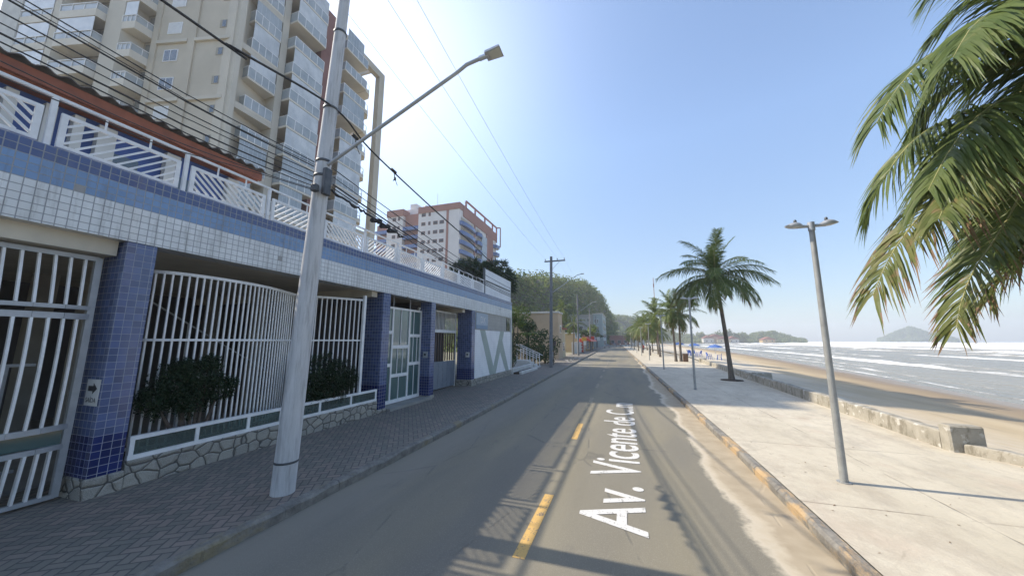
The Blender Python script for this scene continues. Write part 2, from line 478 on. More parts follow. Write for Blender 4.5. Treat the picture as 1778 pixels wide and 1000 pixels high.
def sea_mat():
    n = NT('sea_water', .2, 0, .3)
    p = n.pos(); x, y, z = n.xyz(p)
    fo = n.attr('foam'); tan = n.attr('silt')
    ps = n.scl(p, (1, .35, 1))
    fb = n.noise(ps, .9, 6, .7); fs = n.noise(p, 4., 5, .7)
    f = n.m('ADD', fo, n.m('MULTIPLY', n.m('SUBTRACT', n.m('ADD', n.m('MULTIPLY', fb, .65), n.m('MULTIPLY', fs, .35)), .5), 1.5))
    f = n.mp(f, .45, .72)
    w = n.mix(n.mp(n.noise(ps, .12, 4), .35, .65), (.21, .19, .14), (.25, .22, .155))
    w = n.mix(tan, w, (.36, .30, .20))
    n.set('Base Color', n.mix(f, w, (.74, .75, .74)))
    n.set('Roughness', n.mp(f, 0, .6, .26, .8))
    h = n.m('ADD', n.m('MULTIPLY', n.noise(n.scl(p, (1, .4, 1)), .8, 4), 1.6), n.m('MULTIPLY', n.noise(n.scl(p, (1, .5, 1)), 4, 4), .45))
    n.bump(n.m('ADD', h, n.m('MULTIPLY', f, .25)), .75, .28)
    return n.mat
M['sea'] = sea_mat()

def leafy(name, c1, c2, c3=None, scale=1.2, trans=.28, rough=.55, thr=(.58, .72), world=True):
    n = NT(name, rough, 0, .22)
    v = n.pos() if world else n.obj()
    oi = n.node('ShaderNodeObjectInfo')
    f = n.mp(n.noise(v, scale, 4, .6), .32, .68)
    c = n.mix(f, c1, c2)
    if c3:
        c = n.mix(n.mp(n.noise(v, scale * 2.7, 3), thr[0], thr[1]), c, c3)
    n.set('Base Color', c)
    t = n.node('ShaderNodeBsdfTranslucent'); n.link(t.inputs[0], c)
    mx = n.node('ShaderNodeMixShader'); mx.inputs[0].default_value = trans
    n.nt.links.new(n.p.outputs[0], mx.inputs[1]); n.nt.links.new(t.outputs[0], mx.inputs[2])
    n.nt.links.new(mx.outputs[0], n.out.inputs[0])
    return n.mat
M['frond'] = leafy('palm_leaflets', (.095, .14, .04), (.165, .205, .065), (.24, .23, .09), 2.2, .42, .38, (.62, .78))
M['frond_yellow'] = leafy('palm_leaflets_yellowed', (.115, .15, .045), (.19, .195, .06), (.25, .18, .085), 3.0, .40, .42, (.56, .70))
M['frond_dry'] = leafy('palm_leaflet_tips', (.22, .14, .08), (.18, .11, .06), None, 3., .2)
M['rachis'] = plain('palm_rachis', (.28, .27, .10), (.36, .32, .14), 3, .5)
def trunk_mat():
    n = NT('palm_trunk', .9); v = n.obj(); x, y, z = n.xyz(v)
    ring = n.m('FRACT', n.m('MULTIPLY', n.m('ADD', z, n.m('MULTIPLY', n.noise(v, 5, 3), .06)), 9.))
    c = n.mix(n.mp(n.noise(n.scl(v, (1, 1, .4)), 9, 5), .35, .7), (.21, .18, .145), (.12, .10, .085))
    n.set('Base Color', n.mix(n.mp(ring, .0, .22, .65, 0), c, (.06, .05, .042))); n.bump(n.m('ADD', ring, n.noise(v, 25, 4)), .9, .03); return n.mat
M['palm_trunk'] = trunk_mat()
M['shrub'] = leafy('dark_shrub_leaves', (.012, .026, .011), (.02, .04, .014), (.035, .06, .018), 5., .1)
M['tree_dark'] = leafy('dark_tree_leaves', (.035, .06, .03), (.055, .085, .035), (.09, .11, .045), .9, .2)
M['hill_leaf'] = leafy('hill_leaves', (.10, .155, .042), (.22, .25, .075), (.36, .32, .15), .16, .42)
M['hill_soil'] = plain('hill_soil', (.07, .075, .035), (.13, .11, .065), .15, 1., world=True)
M['bright_leaf'] = leafy('bright_leaves', (.10, .15, .03), (.18, .22, .04), (.05, .09, .025), 1.5, .35)
M['mid_leaf'] = leafy('mid_green_leaves', (.03, .055, .02), (.05, .085, .03), (.09, .12, .035), 1.6, .25)
M['bark'] = plain('tree_bark', (.11, .085, .065), (.065, .05, .04), 7, .95, bump=.7)
M['grass'] = leafy('verge_grass', (.05, .08, .02), (.09, .12, .03), (.16, .14, .06), 4., .25)
HAZE, EXPO, SKY_GLARE = 0.0006, 0.98, 1.7
# ================================================================ SETTING
def bend(y): return -.021 * max(0., y - 9.)
def lerp_tab(tab, x):
    if x <= tab[0][0]: return tab[0][1]
    for (a, b), (c, d) in zip(tab, tab[1:]):
        if x <= c: return b + (d - b) * (x - a) / (c - a)
    return tab[-1][1]
def wall_x(y):
    if y >= 10.5: return 6.56 + .042 * (min(y, 60) - 10.5)
    return min(9.6, 6.56 + .5 * (10.5 - y))
SHORE = [(-80, 12), (0, 17), (27, 20.6), (37, 22.4), (48, 24), (65, 26.3), (90, 29.3), (135, 33), (214, 36), (400, 44), (650, 60), (3000, 60)]
def shore_x(y): return lerp_tab(SHORE, y)

def strip(name, mat, xa, xb, ys, z):
    b = MB(); vs = []; n = 4
    for y in ys:
        for k in range(n + 1):
            t = k / n
            vs.append((xa(y) * (1 - t) + xb(y) * t, y, z))
    fs = [(i * (n + 1) + k, i * (n + 1) + k + 1, (i + 1) * (n + 1) + k + 1, (i + 1) * (n + 1) + k) for i in range(len(ys) - 1) for k in range(n)]
    b.add(vs, fs)
    return struct(b.build(name, mat))
YS = [-12 + 2 * i for i in range(37)] + [66 + 8 * i for i in range(25)]
M['land'] = plain('land', (.24, .21, .16), (.15, .15, .09), .05, 1., world=True)
g = MB(); g.quad((-3500, -400, -.04), (5.5, -400, -.04), (5.5, 3500, -.04), (-3500, 3500, -.04))
struct(g.build('ground', M['land']))
strip('road', M['asphalt'], lambda y: -4.74 + bend(y), lambda y: 2.24 + bend(y), YS, 0.)
strip('pavement', M['pavers'], lambda y: -9.2, lambda y: -4.86 + bend(y), YS, .15)
strip('promenade', M['promenade'], lambda y: 2.38 + bend(y), lambda y: wall_x(y) + .14, YS, .15)

def kerb(name, mat, x_in, sgn, y0, y1):
    r = random.Random(5 if sgn > 0 else 9)
    b = MB(); y = y0; rows = []
    while y < y1:
        j = r.uniform(-.012, .012); h = .15 + r.uniform(-.012, .014); c = .03 + r.uniform(-.005, .02)
        bx = bend(y)
        rows.append([(x_in + bx + j, y, -.05), (x_in + bx + j, y, h - c), (x_in + bx + sgn * c + j, y, h), (x_in + bx + sgn * .14, y, .156), (x_in + bx + sgn * .16, y, -.05)])
        y += .33 if y < 40 else 2.
    vs = [p for q in rows for p in q]; fs = []
    for i in range(len(rows) - 1):
        for k in range(4):
            f = (i * 5 + k, i * 5 + k + 1, (i + 1) * 5 + k + 1, (i + 1) * 5 + k)
            fs.append(f if sgn < 0 else f[::-1])
    b.add(vs, fs)
    return struct(b.build(name, mat))
kerb('street_kerb', M['kerb_l'], -4.72, -1, -12, 250)
kerb('promenade_kerb', M['kerb_r'], 2.22, 1, -12, 250)

# centre dashes, worn yellow paint
def paint(name, c, thr):
    n = NT(name, .7)
    f = n.mp(n.m('ADD', n.m('MULTIPLY', n.noise(n.pos(), 9, 6, .75), .6), n.m('MULTIPLY', n.noise(n.pos(), 40, 3), .4)), thr, thr + .07)
    n.set('Base Color', n.mix(f, (.14, .13, .115), c)); return n.mat
M['lane'] = paint('lane_paint', (.58, .36, .11), .40)
M['lane_worn'] = paint('lane_paint_worn', (.50, .40, .20), .50)
M['lane_white'] = paint('letter_paint', (.60, .585, .545), .385)
y = -.9
while y < 170:
    b = MB(); L = 1.75
    x0 = -1.30 + (bend(y) if y > 9 else 0) - .012 * max(0, min(y, 9) - 4)
    b.quad((x0 - .075, y, .004), (x0 + .075, y, .004), (x0 + .075 + bend(y + L) - bend(y), y + L, .004), (x0 - .075 + bend(y + L) - bend(y), y + L, .004))
    o = struct(b.build('lane_dash', M['lane'] if y < 12 else M['lane_worn']), 'yellow centre dash on the road')
    y += 5.1
# street name lettering lying on the lane
fc = bpy.data.curves.new('street_lettering', 'FONT')
fc.body = 'Av. Vicente de C..m'; fc.size = 1.32; fc.extrude = .0015; fc.space_character = 1.0; fc.offset = .012
fo = bpy.data.objects.new('street_lettering', fc); col.objects.link(fo)
fo.location = (.16, 5.12, .0055); fo.rotation_euler = (0, 0, R(90)); fo.scale = (.93, 1, 1)
fc.materials.append(M['lane_white'])
fo = to_mesh(fo)
struct(fo, 'white street name lettering running along the lane')

# seawall: low weathered wall with end blocks
root = thing('seawall', 'low weathered concrete wall between promenade and beach', 'wall', (6.6, 10.6, .15))
b = MB(); r = random.Random(3); rows = []
y = 10.57
while y <= 43.2:
    x = wall_x(y); j = r.uniform(-.008, .008); h = .54 + r.uniform(-.02, .014)
    rows.append([(x + j, y, .05), (x + .01 + j, y, h - .03), (x + .04, y, h), (x + .25, y, h - .005), (x + .28, y, h - .04), (x + .30, y, -.4)])
    y += .35
vs = [p for q in rows for p in q]
b.add(vs, [(i * 6 + k, (i + 1) * 6 + k, (i + 1) * 6 + k + 1, i * 6 + k + 1) for i in range(len(rows) - 1) for k in range(5)])
b.add([rows[0][k] for k in range(6)], [tuple(range(6))]); b.add([rows[-1][k] for k in range(6)], [tuple(range(5, -1, -1))])
b.build('wall', M['seawall'], root)
for (x0, x1, y0, y1, h) in ((6.55, 7.13, 10.28, 10.56, .70), (7.35, 8.25, 24.6, 25.2, .60), (7.86, 8.5, 43.25, 43.9, .56)):
    b = MB(); b.bbox(x0, x1, y0, y1, -.3, h, .03); b.build('end_block', M['seawall'], root)
b = MB(); rows = []; y = 10.26
while y > 3.9:
    x = wall_x(y) + .04; h = .34 + r.uniform(-.012, .012)
    rows.append([(x, y, .05), (x + .02, y, h - .02), (x + .05, y, h), (x + .26, y, h - .01), (x + .28, y, -.3)]); y -= .3
vs = [p for q in rows for p in q]
b.add(vs, [(i * 5 + k, i * 5 + k + 1, (i + 1) * 5 + k + 1, (i + 1) * 5 + k) for i in range(len(rows) - 1) for k in range(4)])
b.add([rows[0][k] for k in range(5)], [tuple(range(4, -1, -1))])
b.build('low_kerb_wall', M['seawall'], root)

r = random.Random(12); b = MB()
for k in range(170):
    if k % 3: x = 2.5 + abs(r.gauss(0, 1.1)); y = r.uniform(3, 30)
    else: y = r.uniform(6, 40); x = wall_x(y) - abs(r.gauss(0, .35)) - .05
    if x > wall_x(y) - .04: continue
    a = r.uniform(0, 6.28); L = r.uniform(.012, .03); c = V((x, y, .157)); d = V((math.cos(a), math.sin(a), r.uniform(-.1, .3))) * L; e = V((-math.sin(a), math.cos(a), 0)) * L * .4
    b.add([c - d, c + e, c + d, c - e], [(0, 1, 2, 3)])
struct(b.build('dry_leaves', plain('dry_leaf', (.20, .12, .06), (.11, .07, .04), 3., .9, world=True)), 'dry leaf litter scattered over the promenade', 'stuff')

# beach
def beach_z(x, y):
    a = wall_x(y) + .14; s = shore_x(y); t = (x - a) / (s - a)
    return .29 - 1.29 * t + .035 * noise.noise(V((x * .7, y * .25, 3))) + .02 * noise.noise(V((x * 2.1, y * 1.3, 7))) * max(0, 1 - t)
def grid_mesh(name, mat, us, ys, fn, attrs, kind='structure'):
    vs = []; A = {k: [] for k in attrs}
    for y in ys:
        for u in us:
            p, at = fn(u, y); vs.append(p)
            for k in attrs: A[k].append(at[k])
    n = len(us)
    fs = [(i * n + k, i * n + k + 1, (i + 1) * n + k + 1, (i + 1) * n + k) for i in range(len(ys) - 1) for k in range(n - 1)]
    b = MB(); b.add(vs, fs, True); o = b.build(name, mat)
    for k in attrs:
        at = o.data.attributes.new(k, 'FLOAT', 'POINT'); at.data.foreach_set('value', A[k])
    return struct(o, None, kind)
ys = [-40 + 1.0 * i for i in range(130)] + [90 + 5 * i for i in range(40)] + [290 + 20 * i for i in range(20)]
us = [i / 40 for i in range(47)]
def fbeach(u, y):
    a = wall_x(y) + .14 if y < 60 else max(4.0, wall_x(y) + .14 - (y - 60) * .05); s = shore_x(y); x = a + (s - a) * u
    return (x, y, beach_z(x, y)), {'shore': s - x}
grid_mesh('beach', M['sand'], us, ys, fbeach, ['shore'])

# sea
sy = []; y = -60.
while y < 3500:
    sy.append(y); y += 1.1 if y < 130 else (1.1 + (y - 130) * .035)
sd = []; d = -4.
while d < 7000:
    sd.append(d); d += .55 if d < 130 else (.55 + (d - 130) * .02)
#        offshore distance, half width, ridge height, foam, silt
WAVES = [(1.0, .35, .05, .60, 0), (3.6, .5, .05, .58, .1), (6.5, .5, .06, .55, .1), (14.0, .8, .30, 1.02, .1), (19, .9, .10, .50, .15), (26, .8, .14, .52, 0), (38, 1.1, .26, .72, .1),
         (55, 1.6, .30, .55, .55), (74, 2.2, .45, .62, .6), (92, 2.8, .6, .90, .5), (116, 4, .6, .62, .7), (148, 6, .9, 1.1, .3), (185, 8, 1.2, 1.25, .2), (230, 11, 1.6, 1.35, .1),
         (285, 13, 1.6, 1.3, 0), (350, 16, 1.6, 1.15, 0), (450, 20, 1.5, .8, 0), (600, 25, 1.5, .6, 0)]
def fsea(d, y):
    x = shore_x(y) + d; h = 0.; fo = 0.; si = 0.
    for k, (c, w, a, f, s_) in enumerate(WAVES):
        if abs(d - c) > 9 * w + 14 + c * .1: continue
        c2 = c + (1.2 + c * .09) * noise.noise(V((y * .018 * (30. / (30. + c * .25)) + k * 9.1, k * 3.7, 0))) + .7 * noise.noise(V((y * .15, k * 5.1, 2)))
        e = (d - c2) / w
        am = .48 + 1.15 * noise.noise(V((y * .035 * (40. / (40. + c * .3)), k * 7.7, 5))) + .35 * noise.noise(V((y * .2, k * 2.7, 8)))
        am = max(0., min(1., am + .35))
        sh = math.exp(-e * e) if e > 0 else math.exp(-e * e * 2.2)
        h += a * sh * am
        # foam on the shoreward face and trailing wash in front of it
        g_ = math.exp(-(e + .5) ** 2 * 1.1) + .36 * (math.exp(-((e + 2.4) / 2.6) ** 2))
        fo = max(fo, f * min(1., g_) * (.25 + .85 * am))
        si = max(si, s_ * math.exp(-((e - .5) / 3.) ** 2))
    h += .05 * noise.noise(V((x * .35, y * .12, 1))) * min(1, max(0, d) / 6)
    return (x, y, -1. + h), {'foam': fo, 'silt': si}
sea = grid_mesh('sea', M['sea'], sd, sy, fsea, ['foam', 'silt'])

# ---------------------------------------------------------------- hills (terrain rings measured as bearing, crest elevation, distance)
def leaf_cloud(b, c, rx, ry, rz, n, s, r, shell=.55, squash_up=True):
    # many leaf-sized faces spread through an uneven crown volume
    for _ in range(n):
        while True:
            p = V((r.uniform(-1, 1), r.uniform(-1, 1), r.uniform(-1, 1)))
            if .0 < p.length <= 1: break
        rad = p.length; p = p.normalized() * (rad ** shell)
        q = V((c[0] + p.x * rx, c[1] + p.y * ry, c[2] + p.z * rz))
        nrm = (p + V((r.uniform(-.7, .7), r.uniform(-.7, .7), r.uniform(-.4, .9)))).normalized()
        a = nrm.cross(V((r.uniform(-1, 1), r.uniform(-1, 1), r.uniform(-1, 1)))).normalized(); d = nrm.cross(a)
        s1 = s * r.uniform(.6, 1.35); s2 = s1 * r.uniform(.45, .8)
        b.add([q - a * s1, q - d * s2, q + a * s1, q + d * s2], [(0, 1, 2, 3)])
def ridge_hill(name, tab, width_tab, leaf_n, leaf_s, crown, seed, label):
    # tab: (x, y, crest height) along the crest line; width: half width of the slope
    r = random.Random(seed); rows = []
    N = 70; M_ = 16
    pts = []
    for i in range(N + 1):
        t = i / N * (len(tab) - 1); k = min(int(t), len(tab) - 2); f = t - k
        f = f * f * (3 - 2 * f) * .5 + f * .5
        a, c = tab[k], tab[k + 1]
        pts.append(tuple(a[j] + (c[j] - a[j]) * f for j in range(3)))
    vs = []
    for i, (x, y, h) in enumerate(pts):
        w = lerp_tab(width_tab, i / N)
        dr = V((x, y, 0)).normalized()
        h = h + .05 * h * noise.noise(V((x * .05, y * .05, seed)))
        for k in range(M_ + 1):
            s = k / M_ * 2 - 1
            z = h * (math.cos(s * math.pi) * .5 + .5) ** .8 - 2.0 * abs(s)
            p = V((x, y, 0)) + dr * (s * w)
            z += .06 * h * noise.noise(V((p.x * .08, p.y * .08, 4 + seed))) * (1 - abs(s))
            vs.append((p.x, p.y, z))
    n = M_ + 1
    fs = [(i * n + k, i * n + k + 1, (i + 1) * n + k + 1, (i + 1) * n + k) for i in range(N) for k in range(M_)]
    b = MB(); b.add(vs, fs, True); o = b.build(name, M['hill_soil']); struct(o, label)
    b = MB()
    for _ in range(leaf_n):
        i = r.randrange(N); k = r.randrange(int(M_ * .62)); a = V(vs[i * n + k]); c = V(vs[(i + 1) * n + k + 1])
        p = a.lerp(c, r.random())
        if noise.noise(V((p.x * .03, p.y * .03, 9))) < -.38: continue
        rr = crown * r.uniform(.5, 1.25)
        leaf_cloud(b, (p.x, p.y, p.z + rr * .55), rr, rr, rr * .8, 26, leaf_s, r)
    b.build('hill_wood', M['hill_leaf'])['kind'] = 'stuff'
    return o
def pol(az, dist, el): return (dist * math.sin(R(az)), dist * math.cos(R(az)), dist * math.tan(R(el)) + 2.5)
ridge_hill('hill', [pol(-40, 150, 9), pol(-30, 150, 10), pol(-22, 150, 9.8), pol(-17.6, 155, 10.2), pol(-14.6, 160, 10.6), pol(-11.2, 185, 9.6), pol(-8.5, 205, 9.0), pol(-6.2, 225, 8.9), pol(-4.8, 245, 8.0), pol(-3.7, 265, 6.6), pol(-2.4, 290, 4.2), pol(-1.4, 310, 2.2)],
           [(0, 70), (.4, 62), (.7, 80), (1, 40)], 1500, .60, 3.6, 2, 'wooded green hill rising behind the street')
ridge_hill('far_hill', [pol(-6, 520, 4.2), pol(-2, 540, 3.9), pol(-.2, 560, 3.55), pol(2.3, 600, 3.3), pol(5, 640, 1.6), pol(8, 680, .7), pol(10.5, 700, .30), pol(13, 720, .15), pol(15.2, 730, .16), pol(16.3, 735, .35), pol(17.4, 740, .80), pol(19, 745, .95), pol(20.3, 750, .5), pol(22.2, 750, -.15)],
           [(0, 120), (.5, 90), (.7, 50), (1, 45)], 1500, 1.3, 4.6, 3, 'distant wooded headland closing the bay')
ridge_hill('island', [pol(28.7, 1420, .02), pol(29.6, 1420, .55), pol(30.4, 1420, .95), pol(31.1, 1420, 1.33), pol(31.9, 1420, .95), pol(32.5, 1420, .52), pol(32.9, 1420, .58), pol(33.5, 1420, .25), pol(34.1, 1420, .02)],
           [(0, 25), (.45, 75), (1, 25)], 700, 2.2, 5.5, 5, 'small wooded island out at sea')
# ================================================================ TILED BUILDING ON THE LEFT (front plane x = -7.8)
FX = -7.8
bld = thing('tiled_building', 'long low building with blue and white tiled fascia and blue tiled pillars', 'building', (-9, 10, .15))
b = MB(); b.bbox(-8.2, FX, -7., 23.76, 4.15, 5.31, .012); b.build('fascia', M['fascia'], bld)
b = MB(); b.box(-17, -8.2, -7., 23.74, 4.24, 5.22); b.build('floor_slab', M['soffit'], bld)
for y in (9.4, 16.2):
    b = MB(); b.box(-17, -8.0, y - .12, y + .14, 3.98, 4.24); b.build('ceiling_beam', M['soffit'], bld)
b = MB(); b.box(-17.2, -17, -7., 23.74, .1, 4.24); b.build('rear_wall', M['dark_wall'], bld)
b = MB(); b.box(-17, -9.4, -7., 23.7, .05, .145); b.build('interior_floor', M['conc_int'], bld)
for x in (-12.2, -14.6):
    for y in (-.5, 4.6, 8.6): 
        b = MB(); b.box(x - .18, x + .18, y - .18, y + .18, .145, 4.24); b.build('interior_column', M['conc_int'], bld)
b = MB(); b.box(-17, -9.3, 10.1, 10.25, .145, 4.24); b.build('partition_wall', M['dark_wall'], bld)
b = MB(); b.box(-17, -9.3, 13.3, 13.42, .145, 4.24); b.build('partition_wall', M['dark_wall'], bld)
def pillar(y0, y1, depth, base):
    b = MB(); b.bbox(FX - .012 - depth, FX - .012, y0, y1, .15 + base, 4.15, .012)
    p = b.build('pillar', M['pillar'], bld)
    b = MB(); b.bbox(FX - depth - .03, FX + .02, y0 - .03, y1 + .03, .1, .15 + base, .02); b.build('stone_base', M['stone'], p)
pillar(3.22, 3.61, .62, .29); pillar(9.66, 10.04, .85, .12); pillar(12.75, 13.1, .55, .12); pillar(16.85, 17.28, .85, .33)
# end wall with the painted zigzag
def siding(name, c1, c2, pitch):
    n = NT(name, .5); x, y, z = n.xyz(n.pos())
    f = n.m('FRACT', n.m('DIVIDE', z, pitch))
    c = n.mix(n.mp(n.noise(n.pos(), 1.4, 5), .35, .7), c1, c2)
    c = n.mix(n.mp(f, .0, .10, 1, 0), c, tuple(k * .55 for k in c1))
    c = n.mix(n.mp(n.noise(n.scl(n.pos(), (1, 3, .3)), 2.5, 5, .7), .55, .75, 0, .3), c, (.3, .3, .28))
    n.set('Base Color', c); n.bump(f, .5, .012); return n.mat
M['siding'] = siding('white_siding', (.82, .83, .84), (.72, .73, .75), .115)
M['siding_grey'] = siding('grey_block', (.36, .355, .33), (.28, .275, .26), .19)
M['zigzag'] = siding('green_band', (.36, .42, .385), (.29, .345, .315), .115)
b = MB(); b.box(-8.1, FX - .03, 17.28, 23.52, .5, 3.13); w = b.build('siding_wall', M['siding'], bld)
def band(pts):
    b = MB(); b.prism([(FX - .03, y, z) for y, z in pts], (.006, 0, 0)); return b.build('zigzag_band', M['zigzag'], bld)
band([(18.0, 3.128), (18.75, 3.128), (20.15, .95), (20.15, .502), (19.55, .502)])
band([(20.153, .95), (21.35, 3.128), (22.1, 3.128), (20.55, .502), (20.153, .502)])
band([(21.33, 1.80), (21.75, 2.53), (23.1, .502), (22.4, .502)])
b = MB(); b.box(-8.15, FX - .05, 17.28, 23.52, 3.13, 4.15); b.build('upper_wall', M['siding_grey'], bld)
b = MB(); b.bbox(-8.12, FX + .03, 17.33, 23.6, .1, .5, .02); b.build('stone_plinth', M['stone'], bld)
b = MB(); b.bbox(-8.1, FX + .005, 23.52, 23.76, .1, 4.15, .015); b.build('corner_pier', M['off_white'], bld)
b = MB(); b.box(FX - .05, FX - .02, 22.6, 23.3, 3.2, 4.1); b.build('vent_window', M['glass_dark'], bld)
# upper storey: set-back blue house with corrugated roof
b = MB(); b.box(-15, -11.6, -7., 7.0, 5.22, 7.6); b.build('upper_wall', M['blue_wall'], bld)
for y in (-.6, 1.2, 2.7, 3.2, 3.6, 4.05, 5.3, 6.8):
    wd = .16 if 2.4 < y < 4 else .3
    b = MB(); b.box(-11.6, -11.42, y - wd / 2, y + wd / 2, 5.22, 7.5); b.build('veranda_post', M['off_white'], bld)
for y0, y1 in ((1.5, 2.35), (4.0, 4.7), (5.15, 5.95)):
    b = MB(); b.box(-11.6, -11.57, y0, y1, 5.5, 7.0); b.build('window', M['glass_dark'], bld)
b = MB(); b.box(-11.08, -10.98, -7., 7.33, 7.64, 7.89); b.box(-11.6, -11.085, -7., 7.28, 7.605, 7.66)
b.build('eaves_board', M['terracotta'], bld)
b = MB(); vs = []; ny = 13 * 24
for i in range(ny + 1):
    y = -7. + 14.4 * i / ny; c = .042 * math.sin(y * 2 * math.pi / .31)
    for x, z in ((-10.86, 7.935), (-10.86, 7.957), (-15, 8.7)): vs.append((x, y, z + c))
b.add(vs, [(i * 3 + k, i * 3 + k + 1, i * 3 + 4 + k, i * 3 + 3 + k) for i in range(ny) for k in (0, 1)], True)
b.build('roof', M['roof_sheet'], bld)
b = MB(); b.box(-13, -10.9, 7.4, 11.4, 5.22, 6.55); b.box(-13.1, -10.8, 7.3, 11.5, 6.55, 6.66); b.build('roof_hut', M['off_white'], bld)
b = MB(); b.box(-14, -11.6, 12.6, 18.4, 5.22, 6.1); b.build('parapet_wall', M['off_white'], bld)

# terrace railing: panels of slanting bars, posts and a handrail on stubs
rail = thing('terrace_railing', 'white steel terrace railing of slanting bars on top of the tiled fascia', 'railing', (-7.9, 10, 5.31))
RX = -7.92
def slant_panel(y0, y1, sg):
    b = MB(); z0, z1 = 5.36, 5.90
    b.box(RX - .02, RX + .02, y0, y0 + .07, z0, z1); b.box(RX - .02, RX + .02, y1 - .07, y1, z0, z1)
    b.box(RX - .02, RX + .02, y0 + .07, y1 - .07, z0, z0 + .05); b.box(RX - .02, RX + .02, y0 + .07, y1 - .07, z1 - .055, z1)
    ya, yb, za, zb = y0 + .07, y1 - .07, z0 + .05, z1 - .055
    k = .62     # horizontal run per unit of height .. bars at about 58 degrees
    h = zb - za; run = h * 1.15; st = .155; t = -run
    while t < (yb - ya):
        p = [t, 0.]; q = [t + run, h]
        if p[0] < 0: f = -p[0] / run; p = [0., h * f]
        if q[0] > yb - ya: f = ((yb - ya) - t) / run; q = [yb - ya, h * f]
        if q[1] - p[1] > .05:
            if sg > 0: A, B = (RX, ya + p[0], za + p[1]), (RX, ya + q[0], za + q[1])
            else: A, B = (RX, yb - p[0], za + p[1]), (RX, yb - q[0], za + q[1])
            b.beam(A, B, .03, .034, (1, 0, 0))
        t += st
    return b
posts = [-6.02, -4.37, -2.72, -1.07, .58, 2.23, 3.87, 5.50, 7.03, 8.70, 10.38, 12.05, 13.72, 15.39, 17.06, 18.66]
for i, (ya, yb) in enumerate(zip(posts, posts[1:])):
    slant_panel(ya + .085, yb - .085, 1 if i % 2 else -1).build('panel', M['white'], rail)
for y in posts:
    b = MB(); b.bbox(RX - .03, RX + .03, y - .03, y + .03, 5.31, 6.09, .006); b.build('post', M['white'], rail)
b = MB(); b.box(RX - .024, RX + .024, -6.05, 18.7, 6.09, 6.13)
hr = b.build('handrail', M['white'], rail)
for ya, yb in zip(posts, posts[1:]):
    for f in (.33, .67):
        y = ya + (yb - ya) * f; b = MB(); b.box(RX - .01, RX + .01, y - .012, y + .012, 5.90, 6.09); b.build('stub', M['white'], hr)

# slatted screen at the end of the terrace
scr = thing('slatted_screen', 'tall white slatted screen standing at the far end of the terrace', 'screen', (-7.9, 21, 5.31))
b = MB()
for k in range(6): b.box(RX - .02, RX + .02, 18.86, 23.6, 5.34 + k * .127, 5.34 + k * .127 + .118)
for k in range(5): b.box(RX - .02, RX + .02, 18.86, 23.6, 6.19 + k * .125, 6.19 + k * .125 + .115)
b.build('slats', M['siding'], scr)
b = MB()
for y in (18.82, 23.66): b.box(RX - .045, RX + .045, y - .04, y + .04, 5.31, 6.86)
b.box(RX - .03, RX + .03, 18.86, 23.62, 6.815, 6.86); b.build('frame', M['white'], scr)
b = MB(); b.box(RX + .021, RX + .05, 18.87, 23.61, 6.10, 6.17); b.build('middle_rail', M['steel_dark'], scr)
b = MB(); b.box(RX - .06, RX + .06, 18.70, 18.775, 5.31, 6.9); b.build('steel_post', M['steel_dark'], scr)

# ---------------------------------------------------------------- garage gate on the near left
gate = thing('garage_gate', 'grey-white barred garage gate with bowed bars beside the first blue pillar', 'gate', (-8.2, 1.9, .15))
GX = -8.22
def bow(y, z, amp=.22):
    return GX + amp * math.sin(math.pi * max(0, min(1, (z - .2) / 3.7))) * max(0, min(1, (3.1 - y) / .5 + .15))
G0, G1 = -.6, 3.08
b = MB()
pts = [(bow(G1, .2 + 3.65 * k / 14) , G1, .2 + 3.65 * k / 14) for k in range(15)]
for p, q in zip(pts, pts[1:]): b.beam(p, q, .08, .07, (1, 0, 0))
for z, h in ((3.83, .07), (3.02, .06), (2.88, .09), (1.22, .08), (.93, .07), (.22, .06)):
    n = 12
    for k in range(n):
        ya = G0 + (G1 - G0) * k / n; yb = G0 + (G1 - G0) * (k + 1) / n
        b.beam((bow(ya, z), ya, z), (bow(yb, z), yb, z), .06, h)
b.build('frame', M['galv'], gate)
def bars(z0, z1, st, w, name, mat, t=.028):
    y = G1 - .14
    while y > G0 + .1:
        b = MB(); n = 6
        pp = [(bow(y, z0 + (z1 - z0) * k / n) , y, z0 + (z1 - z0) * k / n) for k in range(n + 1)]
        for p, q in zip(pp, pp[1:]): b.beam(p, q, t, w, (1, 0, 0))
        b.build(name, mat, gate); y -= st
bars(3.05, 3.80, .155, .045, 'bar', M['white']); bars(1.26, 2.84, .155, .045, 'bar', M['white']); bars(.25, .90, .125, .062, 'slat', M['white'])
b = MB(); b.box(GX + .02, GX + .035, G0, G1 - .05, .965, 1.18); b.build('glass_strip', M['glass_green'], gate)
b = MB(); b.box(-8.34, -8.0, -2., 3.19, 3.9, 4.15); b.build('lintel', M['soffit'], gate)
# inner fence seen between the bars
inf = thing('inner_fence', 'pale vertical bar fence inside the dark garage behind the barred gate', 'fence', (-10.2, 1.5, .145))
b = MB(); b.box(-10.22, -10.18, -1.5, 3.3, 2.05, 2.1); b.box(-10.22, -10.18, -1.5, 3.3, .25, .3); b.build('rails', M['galv'], inf)
y = -1.4
while y < 3.2:
    b = MB(); b.box(-10.215, -10.185, y - .02, y + .02, .3, 2.05); b.build('bar', M['galv'], inf); y += .2

